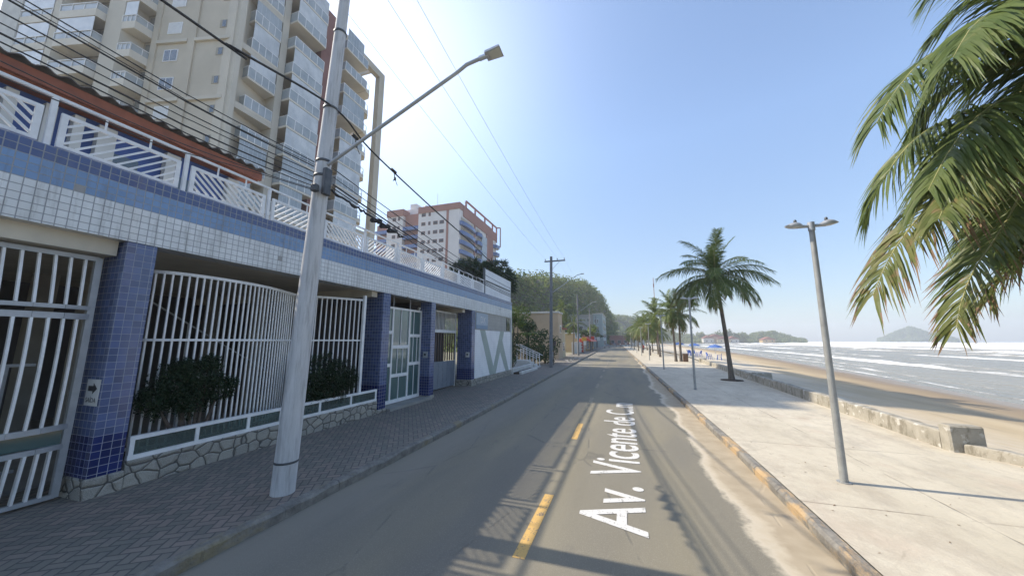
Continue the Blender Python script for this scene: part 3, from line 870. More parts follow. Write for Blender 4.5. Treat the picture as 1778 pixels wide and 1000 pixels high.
# exit sign on the pillar side
sg = thing('exit_sign', 'white exit plate with black arrow on the side of the first blue pillar', 'sign', (-8.12, 3.2, 1.5))
SY = 3.205
b = MB(); b.bbox(-8.20, -7.85, SY, SY + .012, 1.50, 1.90, .003); b.build('plate', M['sign_white'], sg)
b = MB(); yy = SY - .003
b.prism([(-8.14, yy, 1.80), (-8.01, yy, 1.80), (-8.01, yy, 1.845), (-7.90, yy, 1.76), (-8.01, yy, 1.675), (-8.01, yy, 1.72), (-8.14, yy, 1.72)], (0, .0025, 0))
b.build('arrow', M['ink'], sg)
def text(name, body, size, loc, rot, mat, parent, ext=.001, align='CENTER', sx=1.):
    c = bpy.data.curves.new(name, 'FONT'); c.body = body; c.size = size; c.extrude = ext; c.align_x = align
    c.materials.append(mat); o = bpy.data.objects.new(name, c); col.objects.link(o)
    if parent: o.parent = parent; loc = V(loc) - ORI[parent.name]
    o.location = loc; o.rotation_euler = rot; o.scale = (sx, 1, 1); return to_mesh(o)
text('lettering', 'SAÍDA', .10, (-8.025, yy + .001, 1.55), (R(90), 0, 0), M['ink'], sg)

# ---------------------------------------------------------------- planter in front of the barred fence
pl = thing('stone_planter', 'low granite rubble planter wall topped with a white framed glass rail', 'planter', (-7.9, 6.6, .15))
b = MB(); b.bbox(-8.06, FX, 3.645, 9.62, .05, .565, .012); b.build('stone_wall', M['stone'], pl)
b = MB(); b.box(-9.3, -8.06, 3.645, 9.62, .05, .5); b.build('soil_bed', M['soil'], pl)
ys_ = [3.70, 4.62, 5.56, 6.30, 7.40, 8.50, 9.57]
b = MB(); b.box(-7.90, -7.82, 3.66, 9.60, .567, .635); b.box(-7.90, -7.82, 3.66, 9.60, .875, .94)
for y in ys_: b.box(-7.89, -7.83, y - .03, y + .03, .635, .875)
b.build('rail_frame', M['white'], pl)
for ya, yb in zip(ys_, ys_[1:]):
    b = MB(); b.box(-7.866, -7.854, ya + .031, yb - .031, .637, .873); b.build('glass_pane', M['glass_rail'], pl)

# curving bar fence behind the planter
fen = thing('bar_fence', 'tall curving fence of slim white bars behind the stone planter', 'fence', (-8.4, 6.4, .5))
PATH = [(-8.95, 3.72), (-8.60, 3.80), (-8.32, 4.0), (-8.16, 4.4), (-8.12, 4.95), (-8.17, 5.5), (-8.32, 6.05), (-8.56, 6.6), (-8.80, 7.05), (-8.9, 7.3)]
PATH2 = [(-8.9, 7.42), (-8.72, 7.66), (-8.45, 8.02), (-8.2, 8.42), (-7.97, 8.85)]
def along(path, st):
    out = []; acc = 0.
    for (a, c), (d, e) in zip(path, path[1:]):
        L = math.hypot(d - a, e - c); t = acc
        while t < L: out.append((a + (d - a) * t / L, c + (e - c) * t / L)); t += st
        acc = t - L
    return out
for path in (PATH, PATH2):
    sm = [V((x, y, 0)) for x, y in path]
    fine = []
    for i in range(len(sm) - 1):
        p0 = sm[max(i - 1, 0)]; p1 = sm[i]; p2 = sm[i + 1]; p3 = sm[min(i + 2, len(sm) - 1)]
        for k in range(6):
            t = k / 6; fine.append(.5 * ((2 * p1) + (p2 - p0) * t + (2 * p0 - 5 * p1 + 4 * p2 - p3) * t * t + (3 * p1 - p0 - 3 * p2 + p3) * t ** 3))
    fine.append(sm[-1])
    for z, hh in ((3.80, .06), (2.52, .045), (.62, .05)):
        b = MB()
        for p, q in zip(fine, fine[1:]): b.beam((p.x, p.y, z), (q.x, q.y, z), .045, hh)
        b.build('rail', M['white'], fen)
    for x, y in along([(p.x, p.y) for p in fine], .118 if path is PATH else .135):
        b = MB(); b.box(x - .014, x + .014, y - .014, y + .014, .5, 3.77); b.build('bar', M['white'], fen)
b = MB(); b.box(-7.98, -7.90, 8.86, 8.95, .5, 3.95); b.build('end_post', M['white'], fen)
# stair rail inside
sr = thing('stair_rail', 'thin sloping metal stair rail inside the dark garage behind the bar fence', 'rail', (-12, 6, .145))
b = MB(); b.tube([(-11.3, 4.9, 3.7), (-11.3, 8.3, 1.6)], .022, 6); b.build('handrail', M['galv'], sr)
for k in range(4):
    y = 5.1 + k; z = 3.7 - (y - 4.9) * .6176; b = MB(); b.tube([(-11.3, y, .145), (-11.3, y, z)], .015, 6); b.build('post', M['galv'], sr)

# topiary shrubs in the planter
def shrub(label, blobs, trunk, seed):
    t = thing('shrub', label, 'shrub', (trunk[0], trunk[1], .5), 'dark clipped shrubs in the planter')
    r = random.Random(seed); b = MB()
    for c, rx, ry, rz in blobs:
        leaf_cloud(b, c, rx * .8, ry * .8, rz * .8, int(5200 * rx * ry), .03, r, .33)
        for _ in range(int(22 + 260 * rx * ry)):
            o = V((r.gauss(0, 1), r.gauss(0, 1), r.gauss(.15, 1))).normalized() * r.uniform(.72, 1.10); k = r.uniform(.06, .125)
            leaf_cloud(b, (c[0] + o.x * rx, c[1] + o.y * ry, c[2] + o.z * rz), k * .9, k, k * 1.15, 58, .017, r, .5)
    b.build('foliage', M['shrub'], t)
    b = MB()
    for c, rx, ry, rz in blobs: b.tube([(trunk[0], trunk[1], .45), ((trunk[0] + c[0]) / 2 + .03, (trunk[1] + c[1]) / 2, .85), c], [.045, .035, .015], 6)
    b.build('stem', M['bark'], t)
shrub('dark green cloud-clipped shrub growing beside the first blue pillar', [((-8.0, 3.98, 1.45), .22, .27, .26), ((-7.98, 4.25, 1.72), .25, .33, .32), ((-7.97, 4.62, 1.78), .26, .35, .33), ((-7.96, 4.98, 1.55), .22, .33, .30), ((-7.98, 4.5, 1.36), .24, .40, .24), ((-7.98, 4.75, 2.02), .13, .16, .16), ((-7.98, 4.3, 2.0), .12, .14, .14)], (-8.0, 4.6), 1)
shrub('dark green rounded shrub growing in the planter behind the utility pole', [((-8.0, 7.5, 1.60), .32, .55, .55), ((-7.98, 8.05, 1.45), .30, .55, .52), ((-8.0, 7.2, 1.25), .28, .40, .42), ((-8.0, 7.8, 1.15), .28, .55, .40), ((-8.0, 8.5, 1.35), .22, .32, .34)], (-8.0, 7.8), 2)
fern = thing('fern', 'small bright green fern in the planter behind the glass rail', 'plant', (-8.02, 5.4, .5))
b = MB(); r = random.Random(4)
for yy_ in (5.0, 5.25, 5.5, 5.75, 6.0):
    for k in range(26):
        a = r.uniform(0, 6.28); L = r.uniform(.22, .40); c = V((-8.0 + r.uniform(-.04, .04), yy_ + r.uniform(-.06, .06), .5)); dv = V((math.cos(a) * .35, math.sin(a), 0))
        for s in range(7):
            t0 = s / 7; p = c + dv * (L * t0) + V((0, 0, .44 * t0 - .22 * t0 * t0)); w = .035 * (1 - t0) + .01; sd_ = V((-dv.y, dv.x, 0)) * w
            b.add([p - sd_, p + dv * .03, p + sd_, p - dv * .005], [(0, 1, 2, 3)])
b.build('leaves', M['bright_leaf'], fern)

# ---------------------------------------------------------------- entrance door
dr = thing('entrance_door', 'white framed glass entrance door with staggered rails between two blue pillars', 'door', (-8.25, 11.4, .3))
DX = -8.3; D0, D1 = 10.06, 12.73
b = MB(); c1, c2 = D0 + .78, D0 + 1.83
for y, w_ in ((D0 + .03, .06), (c1, .08), (c2, .08), (D1 - .03, .06)): b.box(DX - .03, DX + .03, y - w_ / 2, y + w_ / 2, .32, 3.78)
b.box(DX - .028, DX + .028, D0, D1, 3.70, 3.78); b.box(DX - .04, DX + .045, D0, D1, .24, .36)
for (ya, yb, zs) in ((D0 + .06, c1 - .04, (2.82, 1.62)), (c1 + .04, c2 - .04, (2.28, 1.22)), (c2 + .04, D1 - .06, (2.72, 1.60))):
    for z in zs: b.box(DX - .026, DX + .026, ya, yb, z - .06, z + .06)
b.build('frame', M['white'], dr)
for (ya, yb) in ((D0 + .06, c1 - .04), (c1 + .04, c2 - .04), (c2 + .04, D1 - .06)):
    b = MB(); b.box(DX - .02, DX - .008, ya, yb, .36, 3.70); b.build('glass_panel', M['glass_green'], dr)
b = MB()
for y, za, zb in ((D0 + .4, 1.7, 2.76), (c1 + .36, 1.28, 2.22), (c1 + .68, 1.28, 2.22), (c2 + .3, 1.66, 3.7), (c2 + .58, 1.66, 2.66), (c1 + .5, 2.35, 3.7), (c1 + .5, .36, 1.16), (c2 + .42, .36, 1.54)): b.box(DX - .005, DX + .018, y - .014, y + .014, za, zb)
b.build('glazing_bars', M['white'], dr)
for y in (c1, c2):
    b = MB(); b.box(DX - .015, DX + .015, y - .015, y + .015, 3.78, 4.24); b.build('hanger_bar', M['galv'], dr)
b = MB(); b.box(-8.6, -7.62, 10.06, 12.73, .12, .235); st = b.build('doorstep', M['conc_int']); tag(st, 'grey stone step under the glass entrance door', 'step')
def intercom(label, y, z, mat):
    t = thing('intercom', label, 'intercom', (-8.0, y, z))
    b = MB(); b.bbox(-8.13, -7.92, y - .06, y, z - .13, z + .13, .012); b.build('box', mat, t)
    b = MB(); b.box(-8.07, -7.98, y - .068, y - .0605, z - .03, z + .05); b.build('screen', M['ink'], t)
intercom('small grey intercom box on the pillar right of the glass door', 12.75, 1.93, M['galv'])
intercom('white intercom box on the pillar beside the zigzag wall', 16.85, 1.78, M['sign_white'])

# second gate
g2 = thing('service_gate', 'recessed service gate with white top grille and dark bars over a grey panel', 'gate', (-8.9, 15, .15))
X2 = -8.75; a0, a1 = 13.15, 16.8
b = MB(); b.box(X2 - .03, X2 + .03, a0, a1, 3.92, 4.0); b.box(X2 - .04, X2 + .04, a0, a1, 2.92, 3.06)
for y in (a0 + .03, a1 - .03): b.box(X2 - .03, X2 + .03, y - .03, y + .03, .15, 3.92)
b.build('frame', M['white'], g2)
for k in range(26):
    y = a0 + .12 + k * .137; b = MB(); b.box(X2 - .012, X2 + .012, y - .02, y + .02, 3.06, 3.92); b.build('grille_bar', M['white'], g2)
M['brown_bar'] = plain('brown_bar', (.12, .085, .07), (.09, .065, .055), 5, .5)
for k in range(15):
    y = a0 + .15 + k * .24; b = MB(); b.box(X2 - .02, X2 + .02, y - .035, y + .035, 1.52, 2.92); b.build('bar', M['brown_bar'], g2)
M['gate_panel'] = plain('gate_panel_paint', (.20, .23, .27), (.16, .185, .22), 2, .5)
b = MB(); b.box(X2 - .015, X2 + .01, a0 + .06, a1 - .06, .2, 1.5)
for i in range(8):
    for j in range(5):
        y = a0 + .12 + i * .44; z = .24 + j * .25; b.bbox(X2 + .01, X2 + .03, y, y + .38, z, z + .2, .008)
b.build('panel', M['gate_panel'], g2)
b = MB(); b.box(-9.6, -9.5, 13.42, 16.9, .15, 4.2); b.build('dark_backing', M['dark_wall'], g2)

# sign board high on the end wall
sb = thing('sign_board', 'pale blue sign board with white letters under the fascia above the zigzag wall', 'sign', (FX, 18.2, 3.7))
M['sign_blue'] = plain('sign_pale_blue', (.33, .40, .48), (.28, .35, .43), 2.5, .4)
M['sign_blue_dark'] = plain('sign_mid_blue', (.16, .25, .36), None, rough=.4)
b = MB(); b.box(FX - .05, FX - .005, 17.42, 19.1, 3.17, 4.09); b.build('board', M['sign_blue'], sb)
b = MB(); b.box(FX - .005, FX - .001, 17.44, 19.08, 3.19, 3.40); b.build('lower_band', M['sign_blue_dark'], sb)
text('lettering', 'DX', .52, (FX - .003, 18.35, 3.53), (R(90), 0, R(90)), M['sign_white'], sb, .002)
# ================================================================ POLES, LAMPS, CABLES
def catmull(pts, n):
    pts = [V(p) for p in pts]; out = []
    for i in range(len(pts) - 1):
        p0 = pts[max(i - 1, 0)]; p1 = pts[i]; p2 = pts[i + 1]; p3 = pts[min(i + 2, len(pts) - 1)]
        for k in range(n):
            t = k / n; out.append(.5 * ((2 * p1) + (p2 - p0) * t + (2 * p0 - 5 * p1 + 4 * p2 - p3) * t * t + (3 * p1 - p0 - 3 * p2 + p3) * t ** 3))
    out.append(pts[-1]); return out
def utility_pole(label, base, top, r0, r1, arm, mat, detail):
    t = thing('utility_pole', label, 'utility pole', base, 'utility poles along the street')
    base = V(base); top = V(top); b = MB()
    n = 16; pts = [base.lerp(top, k / n) - (V((0, 0, .1)) if k == 0 else V((0, 0, 0))) for k in range(n + 1)]
    b.tube(pts, [r0 + (r1 - r0) * k / n for k in range(n + 1)], 20 if detail else 10); b.build('post', mat, t)
    def on(z): return base.lerp(top, (z - base.z) / (top.z - base.z))
    def rad(z): return r0 + (r1 - r0) * (z - base.z) / (top.z - base.z)
    if arm:
        x0, x1, z = arm; c = on(z); y = c.y + r1 + .05
        b = MB(); b.box(x0, x1, y - .05, y + .05, z - .06, z + .06); a = b.build('cross_arm', M['conc_int'] if detail else mat, t)
        b = MB(); b.beam((c.x + .1, y, z - .75), (c.x + .75, y, z - .07), .03, .04, (0, 1, 0)); b.build('brace', M['galv'], t)
        for x in (x0 + .07, (x0 + x1) / 2 + .25, x1 - .07):
            b = MB(); b.lathe((x, y, z + .06), [(.012, 0), (.012, .06), (.05, .07), (.055, .1), (.03, .12), (.045, .15), (.035, .19), (0, .2)], 10); b.build('insulator', M['insul'], a)
    return t, on, rad
P1B, P1T = V((-5.23, 4.36, .15)), V((-4.76, 4.36, 11.2))
p1, on1, rad1 = utility_pole('thick pale concrete utility pole standing on the near pavement', P1B, P1T, .172, .075, (-6.25, -4.25, 10.45), M['pole'], True)
for z in (5.68, 5.40, 6.72, 8.3):
    c = on1(z); b = MB(); b.lathe((c.x, c.y, z - .03), [(rad1(z) + .004, 0), (rad1(z) + .012, .005), (rad1(z) + .012, .045), (rad1(z) + .004, .05)], 20); b.build('clamp_band', M['steel_dark'], p1)
b = MB(); c = on1(.62); b.lathe((c.x, c.y, .60), [(rad1(.62) + .002, 0), (rad1(.62) + .006, .005), (rad1(.62) + .006, .03), (rad1(.62) + .002, .035)], 20); b.build('base_strap', M['steel_dark'], p1)
c = on1(5.3); b = MB(); b.bbox(c.x + .13, c.x + .22, c.y - .12, c.y + .02, 5.02, 5.5, .015); b.build('bracket', M['steel_dark'], p1)
b = MB(); b.bbox(c.x + .02, c.x + .14, c.y - .24, c.y - .14, 5.04, 5.16, .02); b.build('splice_box', M['steel_dark'], p1)
p2, on2, rad2 = utility_pole('grey utility pole with a cross arm beside the plants past the zigzag wall', (-6.42, 30.8, .15), (-6.22, 30.8, 10.35), .17, .12, (-6.9, -4.95, 9.95), M['pole_dark'], False)
p3, on3, rad3 = utility_pole('slim grey utility pole behind the beige house corner', (-7.3, 57, .15), (-7.2, 57, 10.2), .17, .11, None, M['pole_dark'], False)
p4, on4, rad4 = utility_pole('distant grey utility pole among the roadside trees', (-7.9, 84, .15), (-7.8, 84, 10.4), .17, .11, None, M['pole_dark'], False)
p5, on5, rad5 = utility_pole('farthest slim utility pole near the shops', (-8.6, 112, .15), (-8.5, 112, 10.4), .17, .11, None, M['pole_dark'], False)

def lamp_arm(label, p, q, tip):
    # bent steel arm from the pole to a flat LED head
    p, q, tip = V(p), V(q), V(tip)
    t = thing('street_lamp', label, 'street lamp', p, 'street lamps on the utility poles')
    b = MB(); pts = [p + (q - p) * (k / 8) for k in range(9)] + [q + (tip - q) * .35 + V((0, 0, (q - p).normalized().z * (tip - q).length * .18)), tip]
    b.tube(pts, .03, 10); b.build('arm', M['galv'], t)
    d = (tip - q); d.z *= .4; d.normalize(); s = V((-d.y, d.x, 0)).normalized(); u = d.cross(s) * -1
    if u.z < 0: u = -u
    def pt(a, c, e): return tip + d * a + s * c + u * e
    b = MB(); b.tube([pt(-.06, 0, 0), pt(.1, 0, 0)], .04, 10); b.build('socket', M['alu'], t)
    b = MB(); b.hexa([pt(.06, -.09, -.02), pt(.33, -.11, -.02), pt(.33, .11, -.02), pt(.06, .09, -.02)], [pt(.07, -.08, .03), pt(.315, -.10, .02), pt(.315, .10, .02), pt(.07, .08, .03)])
    b.hexa([pt(.05, -.05, .03), pt(.16, -.05, .03), pt(.16, .05, .03), pt(.05, .05, .03)], [pt(.06, -.04, .075), pt(.15, -.04, .075), pt(.15, .04, .075), pt(.06, .04, .075)])
    h = b.build('lamp_head', M['lamp_body'], t)
    b = MB(); b.hexa([pt(.13, -.08, -.032), pt(.31, -.09, -.032), pt(.31, .09, -.032), pt(.13, .08, -.032)], [pt(.13, -.08, -.021), pt(.31, -.09, -.021), pt(.31, .09, -.021), pt(.13, .08, -.021)]); b.build('lens', M['lens'], h)
    return t
c = on1(5.62)
lamp_arm('long bent street lamp arm with flat head reaching over the road from the near pole', (c.x + .12, 4.34, 5.60), (-2.42, 4.5, 6.92), (-1.98, 4.5, 7.06))
lamp_arm('street lamp arm on the cross-armed pole past the zigzag wall', (-6.1, 30.7, 6.95), (-4.0, 30.8, 8.35), (-3.55, 30.8, 8.5))
lamp_arm('street lamp arm on the pole behind the beige house corner', (-7.1, 57, 7.2), (-4.9, 57, 8.7), (-4.4, 57, 8.85))

def sagline(p, q, sag, n=24):
    p, q = V(p), V(q); return [p.lerp(q, k / n) - V((0, 0, sag * 4 * (k / n) * (1 - k / n))) for k in range(n + 1)]
def cable(label, pts, r, group, n=5, mat='cable'):
    b = MB(); b.tube(pts, r * .8, n); o = b.build('overhead_cable', M[mat]); return tag(o, label, 'cable', group)
GH = 'bare power lines between the pole tops'
for (xa, xb, nm) in ((-6.18, -6.83, 'leftmost bare power line between the pole tops'), (-5.0, -5.68, 'middle bare power line between the pole tops'), (-4.32, -5.02, 'rightmost bare power line between the pole tops')):
    cable(nm, sagline((xa, 4.5, 10.67), (xb, 30.95, 10.16), .22) , .007, GH, 5, 'galv')
    cable('far stretch of bare power line beyond the cross-armed pole', sagline((xb, 30.95, 10.16), (xb - .75, 57, 10.0), .25), .007, GH, 4, 'galv')
# heavy service cable that passes the pole high up
hv = catmull([(-5.1, -9, 6.0), (-5.1, 2.01, 6.55), (-5.1, 2.77, 6.62), (-4.86, 4.36, 6.72), (-5.05, 5.53, 6.6), (-5.1, 7.83, 6.33), (-5.1, 9.98, 6.1), (-5.5, 17, 5.75), (-6.1, 30.6, 6.4)], 6)
cable('thick dark cable swinging past the near pole above the lamp arm', hv, .022, 'telephone cables on the near pole', 6)
# fan of telephone cables gathering on the pole bracket
GT = 'telephone cables on the near pole'
names = ['topmost', 'second highest', 'third highest', 'fourth highest', 'fifth highest', 'lowest']
for i, (v0, zp, r_) in enumerate(((-25, 5.60, .009), (-8, 5.52, .013), (20, 5.42, .010), (40, 5.33, .008), (58, 5.24, .014), (73, 5.16, .010))):
    rr = ray(0, v0); k = -5.3 / rr.x; p = CAM + rr * k
    dirn = p - V((-5.08, 4.26, zp)); far = p + dirn * 3.2 + V((0, 0, .35))
    mid = (p + V((-5.08, 4.26, zp))) / 2 - V((0, 0, .035 + .012 * (i % 3)))
    cable(names[i] + ' of the dark telephone cables left of the near pole', catmull([far, p, mid, (-5.03, 4.2, zp)], 8), r_, GT)
    if i == 1: cable('thin twin running beside the ' + names[i] + ' telephone cable', catmull([far + V((0, 0, .05)), p + V((0, 0, .035)), mid + V((0, 0, .012)), (-5.0, 4.2, zp + .02)], 8), .006, GT)
# loose wavy cables in front of the railing
for j, (lab, pp) in enumerate((('loose dark cable drooping in front of the terrace railing', [(-5.4, -5, 5.2), (-5.4, .6, 4.95), (-5.4, 1.7, 4.93), (-5.3, 2.3, 4.87), (-5.2, 3.1, 4.98), (-5.05, 4.2, 5.1)]),
                               ('upper loose cable running along the terrace handrail', [(-5.4, -5, 5.35), (-5.4, .6, 5.1), (-5.35, 2.2, 5.02), (-5.2, 3.4, 5.06), (-5.05, 4.2, 5.12)]))):
    cable(lab, catmull(pp, 7), .008, GT)
# bundle on to the next poles
for j, (zp, zq, sag, r_) in enumerate(((5.62, 6.3, .75, .012), (5.45, 6.1, .8, .009), (5.3, 5.9, .72, .02), (5.22, 5.75, .68, .012), (5.14, 5.6, .62, .015))):
    cable(['highest', 'second', 'thickest', 'thinner low', 'lowest'][j] + ' telephone cable running from the near pole toward the cross-armed pole', sagline((-4.93 + .02 * j, 4.5, zp), (-6.2, 30.6, zq), sag), r_, GT)
    if j < 3: cable(['highest', 'second', 'lowest'][j] + ' telephone cable beyond the cross-armed pole', sagline((-6.2, 30.9, zq), (-7.15, 57, 6.2 - .2 * j), .6), .014, 'far telephone cables', 4)
for j in range(2): cable(['upper', 'lower'][j] + ' far telephone cable between the slim poles', sagline((-7.15, 57, 6.4 - .3 * j), (-7.8, 84, 6.4 - .3 * j), .6), .016, 'far telephone cables', 4)
# splice bundle and slack coil hanging on the cables
b = MB(); r = random.Random(8); pts = []
for k in range(30):
    f = k / 29; p = V((-4.93, 4.5, 5.2)).lerp(V((-5.1, 6.9, 5.02)), f); pts.append(p + V((r.uniform(-.03, .03), 0, r.uniform(-.035, .035))))
b.tube(pts, .022, 6)
for k in (.55, .68, .8):
    c = V((-4.93, 4.5, 5.2)).lerp(V((-5.1, 6.9, 5.02)), k); b.tube([c - V((0, .14, .05)), c + V((0, .14, .03))], [.05, .045], 8)
tag(b.build('cable_splice', M['cable']), 'lumpy dark cable splice hanging right of the near pole', 'cable splice', GT)
for (y0, lab) in ((5.05, 'small dark clamp with loose ends hanging on the thick cable above the lamp arm'), (6.3, 'dark clamp with dangling wire ends further along the thick cable')):
    c = V((-5.03, y0, 6.62 if y0 < 6 else 6.5)); b = MB(); b.tube([c + V((0, -.08, .0)), c + V((0, .08, -.02))], .035, 8)
    b.tube([c, c + V((.03, .02, -.18)), c + V((0, .0, -.26))], .01, 5); b.tube([c, c + V((-.02, .07, -.14)), c + V((.02, .14, -.32))], .007, 5); b.tube([c + V((.03, .02, -.17)), c + V((.04, .02, -.24))], .025, 6)
    tag(b.build('cable_clamp', M['cable']), lab, 'cable clamp')

# ---------------------------------------------------------------- promenade lamps with two heads
def promenade_lamp(base, lean):
    t = thing('promenade_lamp', '', 'street lamp', (0, 0, 0), 'twin-headed lamps along the promenade')
    b = MB(); H = 4.52; pts = [V((lean[0] * k / 12, lean[1] * k / 12, -.05 + (H + .05) * k / 12)) for k in range(13)]
    b.tube(pts, [.058 - .014 * k / 12 for k in range(13)], 14)
    b.lathe((0, 0, 0), [(.10, 0), (.10, .012), (.06, .015)], 14, False); b.build('post', M['pole_grey'], t)
    top = pts[-1]
    b = MB(); b.tube([top + V((-.22, 0, -.03)), top + V((.22, 0, -.03))], .03, 10); b.tube([top - V((0, 0, .12)), top + V((0, 0, .04))], .055, 12); b.build('crossbar', M['galv'], t)
    for s in (-1, 1):
        b = MB(); c = top + V((0, 0, -.02)); rows = []
        for a, w, zt, zb in ((.13, .025, .015, -.02), (.18, .055, .045, -.035), (.25, .065, .065, -.035), (.33, .06, .045, -.03), (.41, .025, .01, -.012)):
            rows.append([(c.x + s * a, c.y - w, c.z + zb + a * .05), (c.x + s * a, c.y + w, c.z + zb + a * .05), (c.x + s * a, c.y + w * .8, c.z + zt + a * .05), (c.x + s * a, c.y - w * .8, c.z + zt + a * .05)])
        vs = [p for q in rows for p in q]
        fs = [(i * 4 + k, i * 4 + (k + 1) % 4, i * 4 + 4 + (k + 1) % 4, i * 4 + 4 + k) for i in range(4) for k in range(4)] + [(0, 1, 2, 3), (19, 18, 17, 16)]
        b.add(vs, fs, True); h = b.build('lamp_head', M['lamp_body'], t)
        b = MB(); b.lathe((c.x + s * .24, c.y, c.z + .072), [(.022, 0), (.025, .02), (.025, .05), (.016, .062), (0, .065)], 10); b.build('photocell', M['steel_dark'], h)
    t.location = base; return t
M['pole_grey'] = plain('lamp_post_paint', (.33, .34, .33), (.26, .26, .25), 6, .5, .2)
L0 = promenade_lamp((3.40, 7.6, .15), (.04, .0))
L0['label'] = 'twin-headed lamp post standing alone on the sunlit promenade'
LL = [((3.17, 19.2, .15), 'second nearest twin-headed lamp post, left of the big palm trunk'), ((3.02, 31.9, .15), 'third nearest twin-headed lamp post in the shaded promenade'), ((2.83, 46.6, .15), 'fourth nearest twin-headed lamp post at the edge of the sunlit paving'),
      ((2.5, 60, .15), 'slim far lamp post before the row of palms'), ((2.2, 74, .15), 'slim far lamp post under the palm row'), ((1.9, 88, .15), 'slim distant lamp post beside the far palms'), ((1.5, 104, .15), 'most distant lamp post of the promenade')]
for i, (p, lab) in enumerate(LL):
    o = dup(L0, p, None, lab); o.rotation_euler = (R([-.4, .3, -.3, .5][i % 4]), R([.2, -.4, .5, 0][i % 4]), 0)
# ================================================================ PALMS
def frond_geo(b, pts, up0, n, lmax, w, droop, segs, r, tipmat=None, fold=.35, r0=.022, rach=True, ymat=None):
    # a feather palm leaf: midrib with folded leaflets that hang away on both sides
    P = catmull(pts, 8); L = [0.]
    for a, c in zip(P, P[1:]): L.append(L[-1] + (c - a).length)
    tot = L[-1]
    def samp(t):
        d = t * tot; i = 0
        while i < len(L) - 2 and L[i + 1] < d: i += 1
        f = (d - L[i]) / max(1e-6, L[i + 1] - L[i]); return P[i].lerp(P[i + 1], f), (P[i + 1] - P[i]).normalized()
    if rach:
        b.mi = 1; b.tube([samp(k / 14)[0] for k in range(15)], [max(.004, r0 * (1 - .85 * k / 14)) for k in range(15)], 5)
    for k in range(n):
        t = .10 + .90 * (k + .5) / n
        p, T = samp(min(.999, t))
        S = T.cross(V(up0)); 
        if S.length < .05: S = T.cross(V((1, .2, 0)))
        S.normalize(); N = S.cross(T)
        prof = min(1., (.42 + 2.1 * (t - .1))) * (1 - .62 * max(0, (t - .45) / .55) ** 1.4)
        for sd in (-1, 1):
            l = lmax * prof * r.uniform(.86, 1.1)
            if r.random() < .03: l *= .5
            an = R(38 + 26 * (1 - t) + r.uniform(-7, 7))
            D = (S * sd * math.sin(an) + T * math.cos(an) + N * fold * r.uniform(.2, 1.) ).normalized()
            g = droop * r.uniform(.7, 1.35); q = []
            side = (T - D * T.dot(D)); side = (side.normalized() + N * r.uniform(-.5, .5) * 1.0).normalized()
            ww = w * r.uniform(.8, 1.15)
            for s in range(segs + 1):
                f = s / segs; c = p + D * (l * f) + V((0, 0, -1)) * (g * l * f * f) + V((r.uniform(-1, 1), r.uniform(-1, 1), 0)) * (.02 * l * f)
                wd = ww * (.45 + 1.1 * f if f < .4 else .89 * (1 - ((f - .4) / .6) ** 1.5) + .04) * .5
                q += [c - side * wd, c + side * wd]
            for s in range(segs):
                b.mi = 0
                if ymat is not None and t > ymat: b.mi = 2
                if tipmat is not None and s == segs - 1 and t > tipmat and r.random() < .7: b.mi = 3
                b.add(q[2 * s:2 * s + 4], [(0, 1, 3, 2)])
FM = [M['frond'], M['rachis'], M['frond_yellow'], M['frond_dry']]
def arc(L, e0, e1, n=6):
    p = V((0, 0, 0)); out = [p.copy()]
    for k in range(n):
        e = R(e0 + (e1 - e0) * ((k + .5) / n) ** 1.1); p = p + V((math.cos(e), 0, math.sin(e))) * (L / n); out.append(p.copy())
    return out
FROND = []
for i, (e0, e1, L) in enumerate(((82, 45, 2.9), (66, 5, 3.3), (48, -25, 3.5), (28, -48, 3.5), (8, -66, 3.4), (-18, -78, 3.1), (-48, -86, 2.6))):
    r = random.Random(40 + i); b = MB()
    frond_geo(b, arc(L, e0, e1), (0, 0, 1), 78, .85, .044, .35 + .12 * min(i, 4), 3, r, .85 if i > 3 else None, ymat=.8 if i > 4 else None)
    me = b.build('frond', FM); FROND.append(me.data); bpy.data.objects.remove(me)
def palm(label, base, top, seed, nf, scale, r0=.16, group='coconut palms along the promenade', trunk_seg=12, double=None, droopy=0., imax=6, imin=0, pick=None):
    r = random.Random(seed); base = V(base); top = V(top)
    t = thing('palm_tree', label, 'palm tree', base, group)
    trunks = [(base, top)] + ([double] if double else [])
    for bs, tp in trunks:
        bs, tp = V(bs), V(tp); b = MB(); pts = []; rr = []
        for k in range(trunk_seg * 2 + 1):
            f = k / (trunk_seg * 2); p = bs.lerp(tp, f); p += V((tp.x - bs.x, tp.y - bs.y, 0)) * (-.55 * f * (1 - f)); pts.append(p - V((0, 0, .08 * (k == 0))))
            rr.append(r0 * (1.35 - .9 * f ** .4 if f < .2 else .88 - .25 * f) * (1 + .035 * (k % 2)))
        b.tube(pts, rr, 10); b.build('trunk', M['palm_trunk'], t)
        for k in range(nf):
            f = (k + r.uniform(0, .5)) / nf; i = min(imax, imin + int((f * (1 - droopy) + droopy * f ** .6) * 6.6))
            if pick: i = pick[k % len(pick)]
            o = bpy.data.objects.new('frond', FROND[i]); col.objects.link(o); o.parent = t
            o.location = tp - base + V((0, 0, .12 - .25 * f))
            o.rotation_euler = (r.uniform(-.25, .25), r.uniform(-.28, .22), k * 2.39996 + r.uniform(-.25, .25)); s = scale * r.uniform(.88, 1.1); o.scale = (s, s, s)
    return t
palm('big coconut palm growing from a hole in the promenade beside the seawall', (6.05, 24.3, .15), (5.62, 24.1, 6.55), 21, 36, .95, .145, pick=[0, 1, 0, 1, 1, 0, 1, 2, 1, 2, 2, 1, 2, 3, 2, 3, 3, 2, 4, 3, 4, 3, 4, 4, 3, 4, 5, 4, 5, 3, 4, 5, 4, 5, 5, 4])
